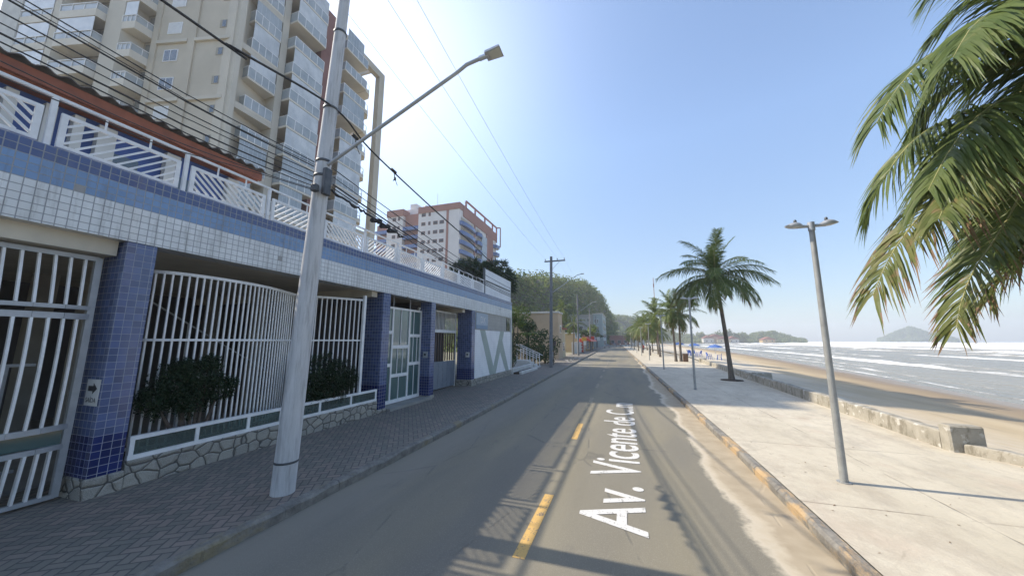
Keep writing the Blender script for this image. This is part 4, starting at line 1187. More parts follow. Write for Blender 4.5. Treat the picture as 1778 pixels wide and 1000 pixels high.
b = MB(); b.lathe((6.05, 24.3, .15), [(.62, .0), (.6, .035), (.25, .06), (0, .07)], 14); tag(b.build('tree_pit', M['soil']), 'round patch of dark soil at the foot of the big palm', 'tree pit')
palm('double-trunked coconut palm beside the brown bin', (5.55, 44.3, .15), (5.35, 44, 6.2), 5, 24, .85, .15, double=((6.15, 44.8, .15), (6.3, 44.9, 5.7)))
palm('coconut palm behind the double-trunked palm', (4.9, 56, .15), (4.5, 55.5, 6.4), 8, 26, .95, .15)
r = random.Random(77)
spots = [((3.9, 62, .15), 5.6, 'slightly yellow palm leaning to the road before the far row'), ((5.6, 67, .15), 5.2, 'low bushy palm in the middle of the far row'), ((3.3, 74, .15), 5.6, 'palm in the far row with hanging pale fronds'), ((5.6, 80, .15), 6.2, 'tall palm in the far row'), ((3.0, 88, .15), 5.4, 'palm near the kerb in the far row'), ((5.4, 96, .15), 5.8, 'palm behind the lamp posts in the far row'),
         ((2.6, 106, .15), 5.2, 'small distant palm near the kerb'), ((5.0, 116, .15), 5.6, 'small distant palm on the sand side'), ((2.2, 128, .15), 5.2, 'tiny distant palm near the road end'), ((4.6, 142, .15), 5.4, 'tiny distant palm on the far sand'), ((1.6, 158, .15), 5.2, 'farthest palm of the promenade row')]
for k, (p, h, lab) in enumerate(spots):
    palm(lab, p, (p[0] - r.uniform(-.3, .6), p[1], h * r.uniform(.85, 1.0)), 100 + k, 22, .92 * r.uniform(.9, 1.1), .14, trunk_seg=5, droopy=.3)

# near palm whose crown hangs in from the right
NB, NTOP = V((6.75, 6.55, .15)), V((6.45, 6.5, 5.75))
np_ = thing('palm_tree', 'near coconut palm whose drooping crown hangs into view at the right edge', 'palm tree', NB, 'coconut palms along the promenade')
b = MB(); pts = [NB.lerp(NTOP, k / 24) + V((.12 * math.sin(k / 24 * 3.1), 0, -.1 * (k == 0))) for k in range(25)]
b.tube(pts, [(.2 - .07 * k / 24) * (1 + .03 * (k % 2)) + .08 * max(0, 1 - k / 3) for k in range(25)], 14); b.build('trunk', M['palm_trunk'], np_)
D0 = (NTOP - CAM).dot(V((-math.sin(YAW) * math.cos(PITCH), math.cos(YAW) * math.cos(PITCH), math.sin(PITCH))))
def nfrond(px, dz, seed, n=122, lmax=.95, w=.041, droop=.55, tip=None, ym=None, fold=.3):
    # px: midrib measured on the photograph; dz: how much nearer (-) or farther (+) the tip is than the crown
    m = len(px); pts = [NTOP + V((0, 0, .1))] if px[0] is None else []
    q = [p for p in px if p is not None]
    for i, (u, v) in enumerate(q): pts.append(at_depth(u, v, D0 + dz * ((i + 1) / len(q))))
    b = MB(); frond_geo(b, pts, (0, 0, 1), n, lmax, w, droop, 4, random.Random(seed), tip, fold, .026, True, ym)
    return b.build('frond', FM, np_)
N_ = None
nfrond([N_, (1778, 52), (1685, 64), (1610, 99), (1555, 158), (1522, 214)], -.3, 1, lmax=.95, droop=.75)
nfrond([N_, (1778, 172), (1712, 190), (1650, 206), (1583, 247), (1530, 318), (1508, 372)], .3, 2, lmax=.85, droop=.8)
nfrond([N_, (1770, 225), (1719, 258), (1650, 318), (1588, 386), (1545, 446), (1516, 512)], -.5, 3, lmax=.85, droop=.75, tip=.35, ym=.35)
nfrond([N_, (1788, 300), (1766, 352), (1725, 420), (1690, 470), (1668, 528), (1661, 568)], -.2, 4, lmax=.85, droop=.45, tip=.55, ym=.8)
nfrond([N_, (1800, 20), (1760, -20), (1700, -10), (1655, 30), (1610, 75)], .6, 5, lmax=.8, droop=.45)
nfrond([N_, (1830, 40), (1800, -30), (1760, -70), (1700, -80), (1640, -40)], -.3, 6, lmax=1.0, droop=.8)
nfrond([N_, (1790, 110), (1730, 118), (1670, 140), (1625, 180), (1590, 235)], .9, 7, lmax=.9, droop=.7)
nfrond([N_, (1800, 215), (1740, 250), (1690, 300), (1640, 345), (1600, 392)], .9, 8, lmax=.8, droop=.7)
nfrond([N_, (1830, 320), (1810, 400), (1770, 450), (1735, 490), (1720, 520)], .4, 9, lmax=.8, droop=.5, tip=.5, ym=.6)
nfrond([N_, (1800, 250), (1775, 300), (1745, 355), (1725, 400), (1712, 440)], .9, 10, lmax=.9, droop=.5)
nfrond([N_, (1800, 130), (1760, 190), (1700, 268), (1655, 330), (1630, 380)], -.9, 11, lmax=.7, droop=.8, ym=.75)
nfrond([N_, (1850, 0), (1830, -90), (1780, -140), (1720, -120)], .2, 12, lmax=1.0, droop=.7)
nfrond([N_, (1790, 70), (1740, 60), (1690, 80), (1640, 125), (1600, 190)], .5, 13, lmax=.95, droop=.9)
nfrond([N_, (1810, 160), (1760, 165), (1700, 200), (1650, 260), (1612, 330)], -.6, 15, lmax=.85, droop=.9)
nfrond([N_, (1830, 60), (1790, 20), (1740, 15), (1690, 45), (1655, 100)], -.9, 17, lmax=.9, droop=.9)
rr_ = random.Random(9)
for k in range(11):   # rest of the crown, on the side away from the photograph
    o = bpy.data.objects.new('frond', FROND[[1, 2, 3, 4, 5, 3, 2, 4, 1, 3, 0][k]]); col.objects.link(o); o.parent = np_
    o.location = NTOP - NB + V((0, 0, .1)); o.rotation_euler = (0, rr_.uniform(-.1, .1), R(-70 + k * 15)); o.scale = (1.25,) * 3
# ================================================================ BEIGE APARTMENT TOWER
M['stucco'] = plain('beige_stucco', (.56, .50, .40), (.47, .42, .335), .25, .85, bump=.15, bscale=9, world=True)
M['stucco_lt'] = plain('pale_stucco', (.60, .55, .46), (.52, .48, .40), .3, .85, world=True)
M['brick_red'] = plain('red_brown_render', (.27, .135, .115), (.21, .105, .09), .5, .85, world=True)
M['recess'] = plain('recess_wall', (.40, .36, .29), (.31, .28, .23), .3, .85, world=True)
M['shutter'] = plain('white_shutter', (.66, .66, .64), (.58, .58, .57), 3, .5)
M['slab'] = plain('balcony_slab', (.68, .63, .54), (.60, .55, .46), .6, .85, world=True)
tw = thing('apartment_tower', 'tall beige apartment tower with glazed balconies and a red vertical strip', 'building', (-40, 24, 0))
TX = -33.
M['door_glass'] = glass('curtained_door_glass', (.22, .23, .22), .15, .6, (.12, .135, .14))
def tb(name, mat, *boxes, parent=None):
    b = MB()
    for q in boxes: b.box(*q)
    return b.build(name, mat, parent or tw)
TOP = 42.6
# right block: recessed wall, vertical piers, red strip, free-standing crown frame
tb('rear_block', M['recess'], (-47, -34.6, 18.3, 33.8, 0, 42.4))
tb('pier', M['stucco_lt'], (-34.6, TX, 18.02, 18.87, 0, TOP))
tb('pier', M['stucco_lt'], (-34.6, TX, 22.32, 23.0, 0, TOP))
tb('red_strip', M['brick_red'], (-34.6, TX + .15, 26.95, 29.45, 0, 43.0))
tb('crown_frame', M['stucco'], (-33.75, TX, 37.0, 38.08, 0, 42.6), (-33.75, TX, 29.45, 37.0, 41.55, 42.6), (-33.75, TX - .1, 33.8, 37.0, 16.6, 17.2))
b = MB()
for k in range(6): b.box(-38, TX - .35, 30.2 + k * 1.15, 30.45 + k * 1.15, 41.7, 42.2)
b.build('pergola', M['stucco_lt'], tw)
for z in (12, 18.2, 24.35, 30.5, 36.65): tb('beam', M['stucco_lt'], (-34.6, TX - .02, 18.87, 22.32, z - .62, z + .02))
tb('roof_parapet', M['stucco_lt'], (-34.6, TX, 18.87, 22.32, 41.6, TOP), (-34.6, TX, 23.0, 26.95, 41.6, TOP))
FL = [33.7 + 3.1 * k for k in range(-8, 3)]
def balcony(x0, x1, y0, y1, z, r, tail=True):
    # slab with edge, glass guard in a white frame, side guard, optional closed upper glazing
    b = MB(); b.box(x0, x1, y0, y1, z - .22, z); p = b.build('balcony', M['slab'], tw)
    b = MB(); n = 4; st = (y1 - y0) / n
    b.box(x1 - .06, x1, y0, y1, z + 1.06, z + 1.13); b.box(x0, x1 - .06, y0, y0 + .06, z + 1.06, z + 1.13)
    for k in range(n + 1): yy = y0 + .03 + k * (y1 - y0 - .06) / n; b.box(x1 - .055, x1 - .005, yy - .03, yy + .03, z, z + 1.06)
    b.box(x0, x0 + .05, y0 + .005, y0 + .055, z, z + 1.06)
    b.build('guard_frame', M['white'], p)
    b = MB(); b.box(x1 - .04, x1 - .02, y0 + .06, y1 - .06, z + .03, z + 1.06); b.box(x0 + .05, x1 - .06, y0 + .02, y0 + .04, z + .03, z + 1.06)
    b.build('glass_guard', M['glass_balc'], p)
    k = r.random()
    if k < .8:
        b = MB(); g = M['glass_pale'] if k < .42 else M['glass_balc']
        ya = y0 + .06; yb = y1 - .06 if k < .6 else y0 + (y1 - y0) * r.uniform(.5, .8)
        b.box(x1 - .045, x1 - .025, ya, yb, z + 1.13, z + 2.84)
        b.build('upper_glazing', g, p)
        b = MB()
        for q in range(1, 6):
            yy = ya + (yb - ya) * q / 6; b.box(x1 - .05, x1 - .02, yy - .012, yy + .012, z + 1.13, z + 2.84)
        b.build('glazing_bars', M['alu'], p)
    b = MB(); b.box(x0 - .04, x0 + .02, y0 + .3, y1 - .25, z + .02, z + 2.3); b.build('sliding_door', M['door_glass'], p)
r = random.Random(31)
for z in FL:
    balcony(-34.58, TX, 19.62, 22.28, z, r)
    balcony(-34.58, -31.95, 23.05, 26.75, z, r)
    if z < 40: balcony(-34.58, -31.95, 29.75, 33.5, z - .25, r)
# small end balconies beside the third column
for z in FL[:-1]:
    b = MB(); b.prism([(-34.6, 33.55, z - .5), (-32.1, 33.55, z - .5), (-32.2, 34.3, z - .5), (-32.8, 34.9, z - .5), (-34.6, 35.1, z - .5)], (0, 0, .55)); p = b.build('corner_balcony', M['slab'], tw)
    b = MB(); q = [(-32.15, 33.6), (-32.25, 34.25), (-32.85, 34.85), (-34.5, 35.05)]
    for (xa, ya), (xb, yb) in zip(q, q[1:]): b.beam((xa, ya, z + .85), (xb, yb, z + .85), .05, .05); b.beam((xa, ya, z + .05), (xa, ya, z + .85), .05, .05, (1, 0, 0))
    b.build('guard_frame', M['alu'], p)
# oblique beige wall with small windows
C0 = V((TX, 18.3, 0)); DV = V((-.973, -.2307, 0)); NV = V((.2307, -.973, 0))
def ow(s, o=0., z=0.): p = C0 + DV * s + NV * o; return (p.x, p.y, z)
def obox(name, mat, s0, s1, o0, o1, z0, z1, parent=None):
    b = MB(); b.hexa([ow(s0, o0, z0), ow(s1, o0, z0), ow(s1, o1, z0), ow(s0, o1, z0)], [ow(s0, o0, z1), ow(s1, o0, z1), ow(s1, o1, z1), ow(s0, o1, z1)]); return b.build(name, mat, parent or tw)
obox('beige_wall', M['stucco'], .45, 8.64, -6, 0., 0, TOP)
obox('corner_pilaster', M['stucco_lt'], -.35, .45, -.3, .16, 0, TOP)
obox('pilaster', M['stucco'], 4.1, 4.85, 0, .13, 0, TOP); obox('pilaster', M['stucco'], 8.05, 8.64, 0, .13, 0, TOP)
for z in (18.2, 24.3, 30.45, 36.6):
    obox('ledge', M['stucco_lt'], .46, 4.1, 0, .20, z - .22, z + .1); obox('ledge', M['stucco_lt'], 4.85, 8.05, 0, .20, z - .22, z + .1)
for i, z in enumerate([31.9 - 2.95 * k for k in range(-3, 7)]):
    dark = (i % 5) in (0, 4)
    w = obox('window', M['white'], 5.75, 7.2, -.06, .05, z - .6, z + .65)
    obox('shutter' if not dark else 'pane', M['shutter'] if not dark else M['glass_dark'], 5.83, 7.12, .05, .06, z - .53, z + .58, w)
    if dark: obox('mullion', M['white'], 6.45, 6.51, .06, .075, z - .53, z + .58, w)
    w = obox('window', M['recess'], 1.15, 1.85, -.06, .04, z - .3, z + .5)
    obox('pane', M['glass_dark'], 1.22, 1.62, .04, .05, z - .24, z + .44, w)
# left wing: stepped balcony columns
def lw(name, mat, poly, z0, z1):
    b = MB(); b.prism([(x, y, z0) for x, y in poly], (0, 0, z1 - z0)); return b.build(name, mat, tw)
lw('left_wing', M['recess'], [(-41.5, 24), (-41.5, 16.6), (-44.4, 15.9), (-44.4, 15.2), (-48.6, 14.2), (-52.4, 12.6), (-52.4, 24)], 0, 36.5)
lw('shadow_block', M['stucco_lt'], [(-46, 24), (-46, 14.75), (-43.4, 14.75), (-43.4, 24)], 36.5, 45)  # unseen block above the wing, added to place the tower's shadow edge
lw('pilaster', M['stucco_lt'], [(-42.75, 14.66), (-42.75, 16.4), (-44.42, 16.0), (-44.42, 14.26)], 0, 36.6)
lw('end_column', M['off_white'], [(-52.45, 11.75), (-52.45, 16), (-54.6, 16), (-54.6, 11.22)], 0, 37)
lw('pilaster', M['stucco_lt'], [(-48.3, 12.75), (-48.3, 14.4), (-49.0, 14.2), (-49.0, 12.6)], 0, 36.6)
def bal2(P, Q, depth, z, r):
    # P right end, Q left end of the front; depth towards +y
    P, Q = V((*P, 0)), V((*Q, 0)); u = (Q - P).normalized(); L = (Q - P).length; dy = V((0, depth, 0))
    def pz(s, zz, off=0.): p = P + u * s + V((0, off, 0)); return V((p.x, p.y, zz))
    b = MB(); b.prism([pz(0, z - .3), pz(0, z - .3, depth), pz(L, z - .3, depth), pz(L, z - .3)], (0, 0, .75)); p = b.build('balcony', M['slab'], tw)
    b = MB(); b.beam(pz(0, z + 1.1), pz(L, z + 1.1), .06, .07); b.beam(pz(0, z + 1.1), pz(0, z + 1.1, depth), .06, .07)
    for k in range(4): b.beam(pz(L * k / 3, z + .45), pz(L * k / 3, z + 1.07), .05, .05, (1, 0, 0))
    for k in (1, 2): b.beam(pz(0, z + .45, depth * k / 2), pz(0, z + 1.07, depth * k / 2), .05, .05, (1, 0, 0))
    b.build('guard_frame', M['white'], p)
    b = MB(); b.prism([pz(.03, z + .46, .03), pz(L - .03, z + .46, .03), pz(L - .03, z + .46, .05), pz(.03, z + .46, .05)], (0, 0, .58)); b.prism([pz(.02, z + .46, .08), pz(.04, z + .46, .08), pz(.04, z + .46, depth - .03), pz(.02, z + .46, depth - .03)], (0, 0, .58))
    b.build('glass_guard', M['glass_balc'] , p)
    if r.random() < .55:
        b = MB(); b.prism([pz(.05, z + 1.14, .04), pz(L - .05, z + 1.14, .04), pz(L - .05, z + 1.14, .06), pz(.05, z + 1.14, .06)], (0, 0, 1.45)); b.build('upper_glazing', M['glass_pale'], p)
    b = MB(); b.prism([pz(.3, z + .45, depth - .02), pz(L - .3, z + .45, depth - .02), pz(L - .3, z + .45, depth - .04), pz(.3, z + .45, depth - .04)], (0, 0, 1.9)); b.build('sliding_door', M['door_glass'], p)
for k in range(-7, 2):
    bal2((-44.58, 13.62), (-48.28, 12.74), 1.35, 32.2 + 2.95 * k, r)
    bal2((-41.43, 14.97), (-42.74, 14.66), 1.6, 31.2 + 2.95 * k, r)
    bal2((-49.05, 12.55), (-52.4, 11.8), 1.6, 32.0 + 2.95 * k, r)

# ================================================================ WHITE AND BROWN TOWER FARTHER ON
M['t2_white'] = plain('tower_white', (.70, .66, .63), (.62, .585, .56), .2, .85, world=True)
M['t2_brown'] = plain('tower_brown', (.36, .175, .135), (.29, .145, .115), .3, .85, world=True)
t2 = thing('apartment_block', 'white and brown apartment block with blue rounded balconies beyond the terrace railing', 'building', (-60, 100, 0))
def t2b(name, mat, *boxes, parent=None):
    b = MB()
    for q in boxes: b.box(*q)
    return b.build(name, mat, parent or t2)
t2b('main_wall', M['t2_white'], (-64.6, -49.2, 95, 128.6, 0, 45.2))
t2b('roof_band', M['t2_brown'], (-64.7, -49.0, 94.8, 124, 45.2, 47.4), (-49.19, -48.9, 97.5, 128.8, 43.4, 46.8))
t2b('left_wing', M['t2_white'], (-77.7, -71.2, 95.6, 120, 0, 45.5)); t2b('roof_band', M['t2_brown'], (-77.9, -71.0, 95.3, 120, 45.5, 47.9))
t2b('recessed_bay', M['t2_brown'], (-71.2, -64.6, 97.0, 120, 0, 46.2)); t2b('side_bay', M['t2_brown'], (-84, -77.7, 98, 120, 0, 44.0))
t2b('penthouse', M['t2_white'], (-74, -62, 99, 108, 46.2, 49.0), (-71.6, -69.0, 100, 103, 49.0, 51.4))
b = MB(); b.lathe((-65.5, 101, 49.0), [(1.1, 0), (1.1, 1.0), (.8, 1.4), (0, 1.5)], 14); b.build('water_tank', M['glass_balc'], t2)
t2b('brown_strip', M['t2_brown'], (-53.9, -53.1, 94.9, 94.995, 0, 45.2)); t2b('brown_strip', M['t2_brown'], (-49.195, -48.95, 117.5, 124.5, 0, 43.4)); t2b('brown_strip', M['t2_brown'], (-49.195, -48.95, 106.2, 107.4, 0, 43.4))
for k in range(9):
    z = 44.4 - 3.17 * k
    for x, wd in ((-62.6, 1.6), (-60.3, .9), (-58.0, 1.7), (-55.6, 1.7), (-74.8, 1.5), (-72.9, 1.0)):
        if k == 0 and x > -60: continue
        yy = 95 if x > -65 else 95.6
        w = t2b('window', M['t2_brown'], (x - wd / 2, x + wd / 2, yy - .03, yy + .1, z - 1.5 + 1., z + .75)); t2b('pane', M['dark_wall'], (x - wd / 2 + .12, x + wd / 2 - .12, yy - .05, yy - .031, z - .4, z + .65), parent=w)
    z2 = 41.3 - 3.2 * k
    if k < 8:
        bl = t2b('balcony', M['glass_blue'], (-71.1, -64.7, 95.4, 96.95, z2 - 1.2, z2)); t2b('balcony', M['glass_blue'], (-83.5, -77.9, 96.4, 97.95, z2 - 1.2, z2))
        for (ya, yb) in ((95.2, 106.2), (107.6, 112.2)):
            b = MB(); n = 10; pl_ = []
            for q in range(n + 1):
                f = q / n; pl_.append((-49.18 + 1.5 * math.sin(math.pi * min(1, max(.0, .12 + .76 * f))) ** .6, ya + (yb - ya) * f, z2 - 1.5))
            pl_ = [(-49.18, ya, z2 - 1.5)] + pl_ + [(-49.18, yb, z2 - 1.5)]
            b.prism(pl_, (0, 0, 1.35)); p = b.build('rounded_balcony', M['glass_blue'], t2)
            t2b('balcony_door', M['recess'], (-49.19, -49.12, ya + 1, yb - .8, z2 - .15, z2 + 1.5), parent=p)
        t2b('glass_bay', M['glass_balc'], (-49.19, -48.6, 112.4, 117.3, z2 - 2.9, z2 + .2))
        b = MB(); b.prism([(-49.1, 124.6, z2 - 1.4), (-47.6, 125.2, z2 - 1.4), (-47.4, 128, z2 - 1.4), (-49.1, 129.6, z2 - 1.4)], (0, 0, 1.3)); b.build('end_balcony', M['glass_blue'], t2)
b = MB()
for ya, yb in ((99.5, 107), (107, 116), (116, 124), (124, 128.7)):
    b.beam((-49.1, ya, 49.5 + (ya > 110) * .0), (-49.1, yb, 49.5), .5, .5); b.box(-49.35, -48.85, ya - .25, ya + .25, 46.6, 49.3)
b.box(-49.35, -48.85, 128.4, 128.9, 43, 49.7); b.beam((-49.1, 128.6, 49.5), (-47.6, 129.2, 49.5), .4, .4); b.box(-47.75, -47.4, 129.0, 129.4, 41, 49.5)
b.build('roof_frame', M['t2_brown'], t2)
b = MB(); b.tube([(-60.5, 100, 47.4), (-60.5, 100, 54)], .06, 5); b.build('antenna', M['galv'], t2)
# ================================================================ BEYOND THE TILED BUILDING
def tree(name, label, base, crowns, leaf, mat, dens, seed, group=None, limbs=True, trunk_r=.16, cat='tree'):
    r = random.Random(seed); base = V(base); t = thing(name, label, cat, base, group)
    b = MB()
    top = V((sum(c[0][0] for c in crowns) / len(crowns), sum(c[0][1] for c in crowns) / len(crowns), min(c[0][2] for c in crowns)))
    b.tube([base - V((0, 0, .1)), base.lerp(top, .5) + V((r.uniform(-.15, .15), r.uniform(-.15, .15), 0)), top], [trunk_r, trunk_r * .75, trunk_r * .5], 8)
    if limbs:
        for c, a, d, e in crowns: b.tube([base.lerp(top, .6), (base.lerp(top, .6) + V(c)) / 2 + V((r.uniform(-.2, .2), 0, .15)), c], [trunk_r * .6, trunk_r * .4, trunk_r * .15], 6)
    b.build('trunk', M['bark'], t)
    b = MB()
    for c, rx, ry, rz in crowns:
        nb = max(5, int(9 * (rx * ry * rz) ** .33))
        for _ in range(nb):
            o = V((r.gauss(0, .5) * rx, r.gauss(0, .5) * ry, r.gauss(.1, .45) * rz)); k = r.uniform(.3, .55)
            leaf_cloud(b, (c[0] + o.x, c[1] + o.y, c[2] + o.z), rx * k, ry * k, rz * k, int(dens * r.uniform(.6, 1.3)), leaf, r, .5)
    b.build('crown', mat, t)
    return t
def spiky_tree(label, base, crowns, seed):
    # tufts of long narrow leaves
    r = random.Random(seed); base = V(base); t = thing('spiky_tree', label, 'tree', base, 'dark spiky trees behind the slatted screen')
    b = MB()
    for c, rad in crowns: b.tube([base - V((0, 0, .1)), (base + V(c)) / 2 + V((r.uniform(-.3, .3), 0, 0)), V(c)], [.2, .15, .08], 8)
    b.build('trunk', M['bark'], t); b = MB()
    for c, rad in crowns:
        for _ in range(int(34 * rad)):
            while True:
                o = V((r.uniform(-1, 1), r.uniform(-1, 1), r.uniform(-.85, 1)))
                if o.length < 1: break
            p = V(c) + o * rad; ax = (o + V((0, 0, .5))).normalized()
            for k in range(30):
                d = (ax * .8 + V((r.gauss(0, 1), r.gauss(0, 1), r.gauss(0, .8)))).normalized(); L = r.uniform(.45, .85); s = d.cross(V((r.uniform(-1, 1), r.uniform(-1, 1), .3))).normalized() * .028
                m_ = p + d * L * .6; e = p + d * L - V((0, 0, .12 * L))
                b.add([p - s, p + s, m_ + s, m_ - s, e], [(0, 1, 2, 3), (3, 2, 4)])
    b.build('crown', M['tree_dark'], t)
spiky_tree('dark spiky-leaved tree rising behind the terrace railing', (-14.6, 31, .0), [((-14.6, 31, 9.4), 1.55), ((-15.9, 31.2, 9.0), 1.35), ((-13.5, 30.8, 9.3), 1.25), ((-14.6, 31.5, 8.0), 1.5)], 1)
spiky_tree('dark spiky-leaved tree right behind the slatted screen', (-11.6, 31, .0), [((-11.7, 31, 9.0), 1.35), ((-12.7, 31.4, 8.5), 1.2), ((-10.9, 31.0, 8.1), 1.15)], 2)

# planted strip and stairs past the zigzag wall
ps = thing('low_wall', 'pale low retaining wall edging the planted strip past the zigzag wall', 'wall', (-7.9, 27, .15))
b = MB(); b.bbox(-8.0, -7.75, 23.9, 29.6, .1, .55, .03); b.build('upper_course', M['off_white'], ps)
b = MB(); b.bbox(-7.3, -7.1, 23.9, 28.6, .1, .34, .03); b.build('kerb_course', M['off_white'], ps)
b = MB(); b.box(-7.75, -7.3, 23.95, 28.6, .1, .26); b.build('soil', M['soil'], ps)
st = thing('staircase', 'short concrete stairs with white handrails beside the planted strip', 'stairs', (-8.3, 30.2, .15))
b = MB()
for k in range(4): b.box(-9.6, -7.4 - .3 * k, 29.7, 31.0, .12 + .17 * k, .12 + .17 * (k + 1))
b.build('steps', M['off_white'], st)
for y in (29.78, 30.92):
    b = MB()
    for x, z in ((-7.5, .3), (-8.1, .6), (-8.7, .8), (-9.3, .8)): b.beam((x, y, z), (x, y, z + 1.05), .05, .05, (1, 0, 0))
    b.beam((-7.2, y, 1.2), (-7.5, y, 1.36), .06, .05); b.beam((-7.5, y, 1.36), (-9.4, y, 2.2), .06, .06); b.beam((-7.5, y, 1.0), (-9.4, y, 1.8), .04, .04); b.build('handrail', M['white'], st)

def bush(label, c, rx, ry, rz, mat, leaf, n, seed, cat='bush', lobes=9):
    r = random.Random(seed); o3 = V((c[0], c[1], .15)); t = thing('bush', label, cat, o3, 'bushes past the zigzag wall')
    b = MB()
    for _ in range(lobes):
        k = r.uniform(.35, .6); leaf_cloud(b, (c[0] + r.gauss(0, .45) * rx, c[1] + r.gauss(0, .45) * ry, c[2] + r.uniform(-.7, .7) * rz), rx * k, ry * k, rz * k, n, leaf, r, .45)
    b.build('foliage', mat, t)
    b = MB()
    for _ in range(4): b.tube([(c[0] + r.uniform(-.2, .2), c[1] + r.uniform(-.2, .2), .0), (c[0] + r.uniform(-.4, .4) * rx, c[1], c[2])], [.05, .02], 5)
    b.build('stem', M['bark'], t)
bush('tall dark green bush against the end of the tiled building', (-8.7, 26, 1.5), 1.0, 1.6, 1.3, M['mid_leaf'], .07, 170, 1)
bush('broad dark green bush in front of the beige house', (-9.1, 34.5, 2.0), 1.9, 1.6, 1.5, M['mid_leaf'], .09, 200, 2, lobes=12)
bush('dark green bush spilling beside the cross-armed pole', (-8.2, 36.5, 1.5), 1.2, 1.5, 1.2, M['mid_leaf'], .09, 170, 3)
bush('sunlit yellow-green bush behind the corner of the tiled building', (-11.0, 33, 5.0), 1.6, 1.4, 1.2, M['bright_leaf'], .11, 110, 4, lobes=9)
bush('olive green bush in front of the beige house wall', (-10.3, 37, 4.0), 1.3, 1.4, 1.2, M['mid_leaf'], .11, 120, 5)
# broad-leaved banana plant
bn = thing('banana_plant', 'broad-leaved banana-like plant arching over the bushes before the beige house', 'plant', (-9.2, 33.5, .15))
b = MB(); r = random.Random(6); b.tube([(-9.2, 33.5, .1), (-9.25, 33.5, 3.2)], [.12, .07], 8); b.build('stem', M['mid_leaf'], bn)
for k in range(10):
    a = k * 2.4 + .3; L = r.uniform(1.2, 1.8); b = MB(); rows = []
    for s in range(9):
        f = s / 8; p = V((-9.25 + math.cos(a) * L * f * .8, 33.5 + math.sin(a) * L * f * .8, 3.1 + L * (.75 * f - .85 * f * f))); w = .22 * math.sin(math.pi * min(1, .08 + .92 * f)) ** .7; sd_ = V((-math.sin(a), math.cos(a), 0)) * w
        rows += [p - sd_ + V((0, 0, -.05)), p, p + sd_ + V((0, 0, -.05))]
    b.add(rows, [(i * 3 + q, i * 3 + q + 1, i * 3 + q + 4, i * 3 + q + 3) for i in range(8) for q in (0, 1)], True); b.build('leaf', M['bright_leaf'], bn)

def simple_house(name, label, x0, x1, y0, y1, h, wall, roof=None, wins=(), over=.25, cat='building', pitch=0):
    t = thing(name, label, cat, ((x0 + x1) / 2, (y0 + y1) / 2, 0))
    b = MB(); b.bbox(x0, x1, y0, y1, -.05, h, .02); b.build('wall', wall, t)
    b = MB()
    if pitch:
        m = (x0 + x1) / 2
        b.prism([(x0 - over, y0 - over, h), (x1 + over, y0 - over, h), (m, y0 - over, h + pitch)], (0, y1 - y0 + 2 * over, 0))
    else: b.bbox(x0 - over, x1 + over, y0 - over, y1 + over, h, h + .22, .02)
    b.build('roof', roof or M['off_white'], t)
    for f, a0_, a1_, z0, z1 in wins:      # f: 'f' front (-y) or 's' street side (+x)
        b = MB(); g = MB()
        if f == 'f': b.box(a0_, a1_, y0 - .04, y0 + .05, z0, z1); g.box(a0_ + .07, a1_ - .07, y0 - .055, y0 - .041, z0 + .07, z1 - .07)
        else: b.box(x1 - .05, x1 + .04, a0_, a1_, z0, z1); g.box(x1 + .041, x1 + .055, a0_ + .07, a1_ - .07, z0 + .07, z1 - .07)
        w = b.build('window', M['white'], t); g.build('pane', M['glass_dark'], w)
    return t
M['beige_house'] = plain('beige_house_paint', (.50, .39, .27), (.43, .335, .235), .6, .85, world=True)
M['cream'] = plain('cream_paint', (.54, .46, .30), (.46, .39, .26), .5, .85, world=True)
M['grey_bld'] = plain('grey_building', (.40, .385, .35), (.33, .32, .29), .2, .85, world=True)
M['teal_bld'] = plain('teal_grey_building', (.30, .36, .36), (.25, .31, .31), .2, .8, world=True)
M['ochre'] = plain('ochre_paint', (.46, .34, .18), (.38, .28, .16), .4, .85, world=True)
simple_house('beige_house', 'plain beige two-storey house behind the cross-armed pole', -14.5, -8.3, 45, 48.0, 6.2, M['beige_house'], M['off_white'], [('s', 46.1, 47.0, 3.6, 4.6)], .12)
simple_house('cream_house', 'narrow cream house just beyond the beige house', -13, -8.6, 49, 52.2, 4.2, M['cream'], M['terracotta'], [('s', 49.8, 51.2, 1.1, 2.3)], .3)
simple_house('corner_shop', 'low shop with red awning beside the red totem', -15, -9.2, 80, 96, 4.2, M['ochre'], M['off_white'], [('s', 82, 86, .5, 2.6), ('s', 88, 93, .5, 2.6)], .2)
b = MB(); b.hexa([(-9.15, 80, 2.7), (-7.2, 80, 2.4), (-7.2, 96, 2.4), (-9.15, 96, 2.7)], [(-9.15, 80, 3.7), (-7.4, 80, 2.75), (-7.4, 96, 2.75), (-9.15, 96, 3.7)]); tag(b.build('shop_awning', M['red_paint']), 'long red awning over the low shop front', 'awning')
t = thing('totem_sign', 'red totem sign with pale panels standing by the pavement', 'sign', (-8.9, 75, .15))
b = MB(); b.bbox(-9.3, -8.5, 74.8, 75.1, .1, 3.0, .05); b.build('body', M['red_paint'], t)
for z in (.6, 1.2, 1.8): 
    b = MB(); b.box(-9.1, -8.7, 74.78, 74.796, z, z + .3); b.build('panel', M['sign_white'], t)
t = thing('shop_sign', 'pale blue square sign board above the red totem', 'sign', (-9.7, 76.5, .15))
b = MB(); b.tube([(-9.7, 76.5, .1), (-9.7, 76.5, 3.2)], .05, 6); b.build('post', M['galv'], t); b = MB(); b.bbox(-10.4, -9.0, 76.45, 76.58, 3.1, 4.3, .03); b.build('board', M['sign_blue'], t)
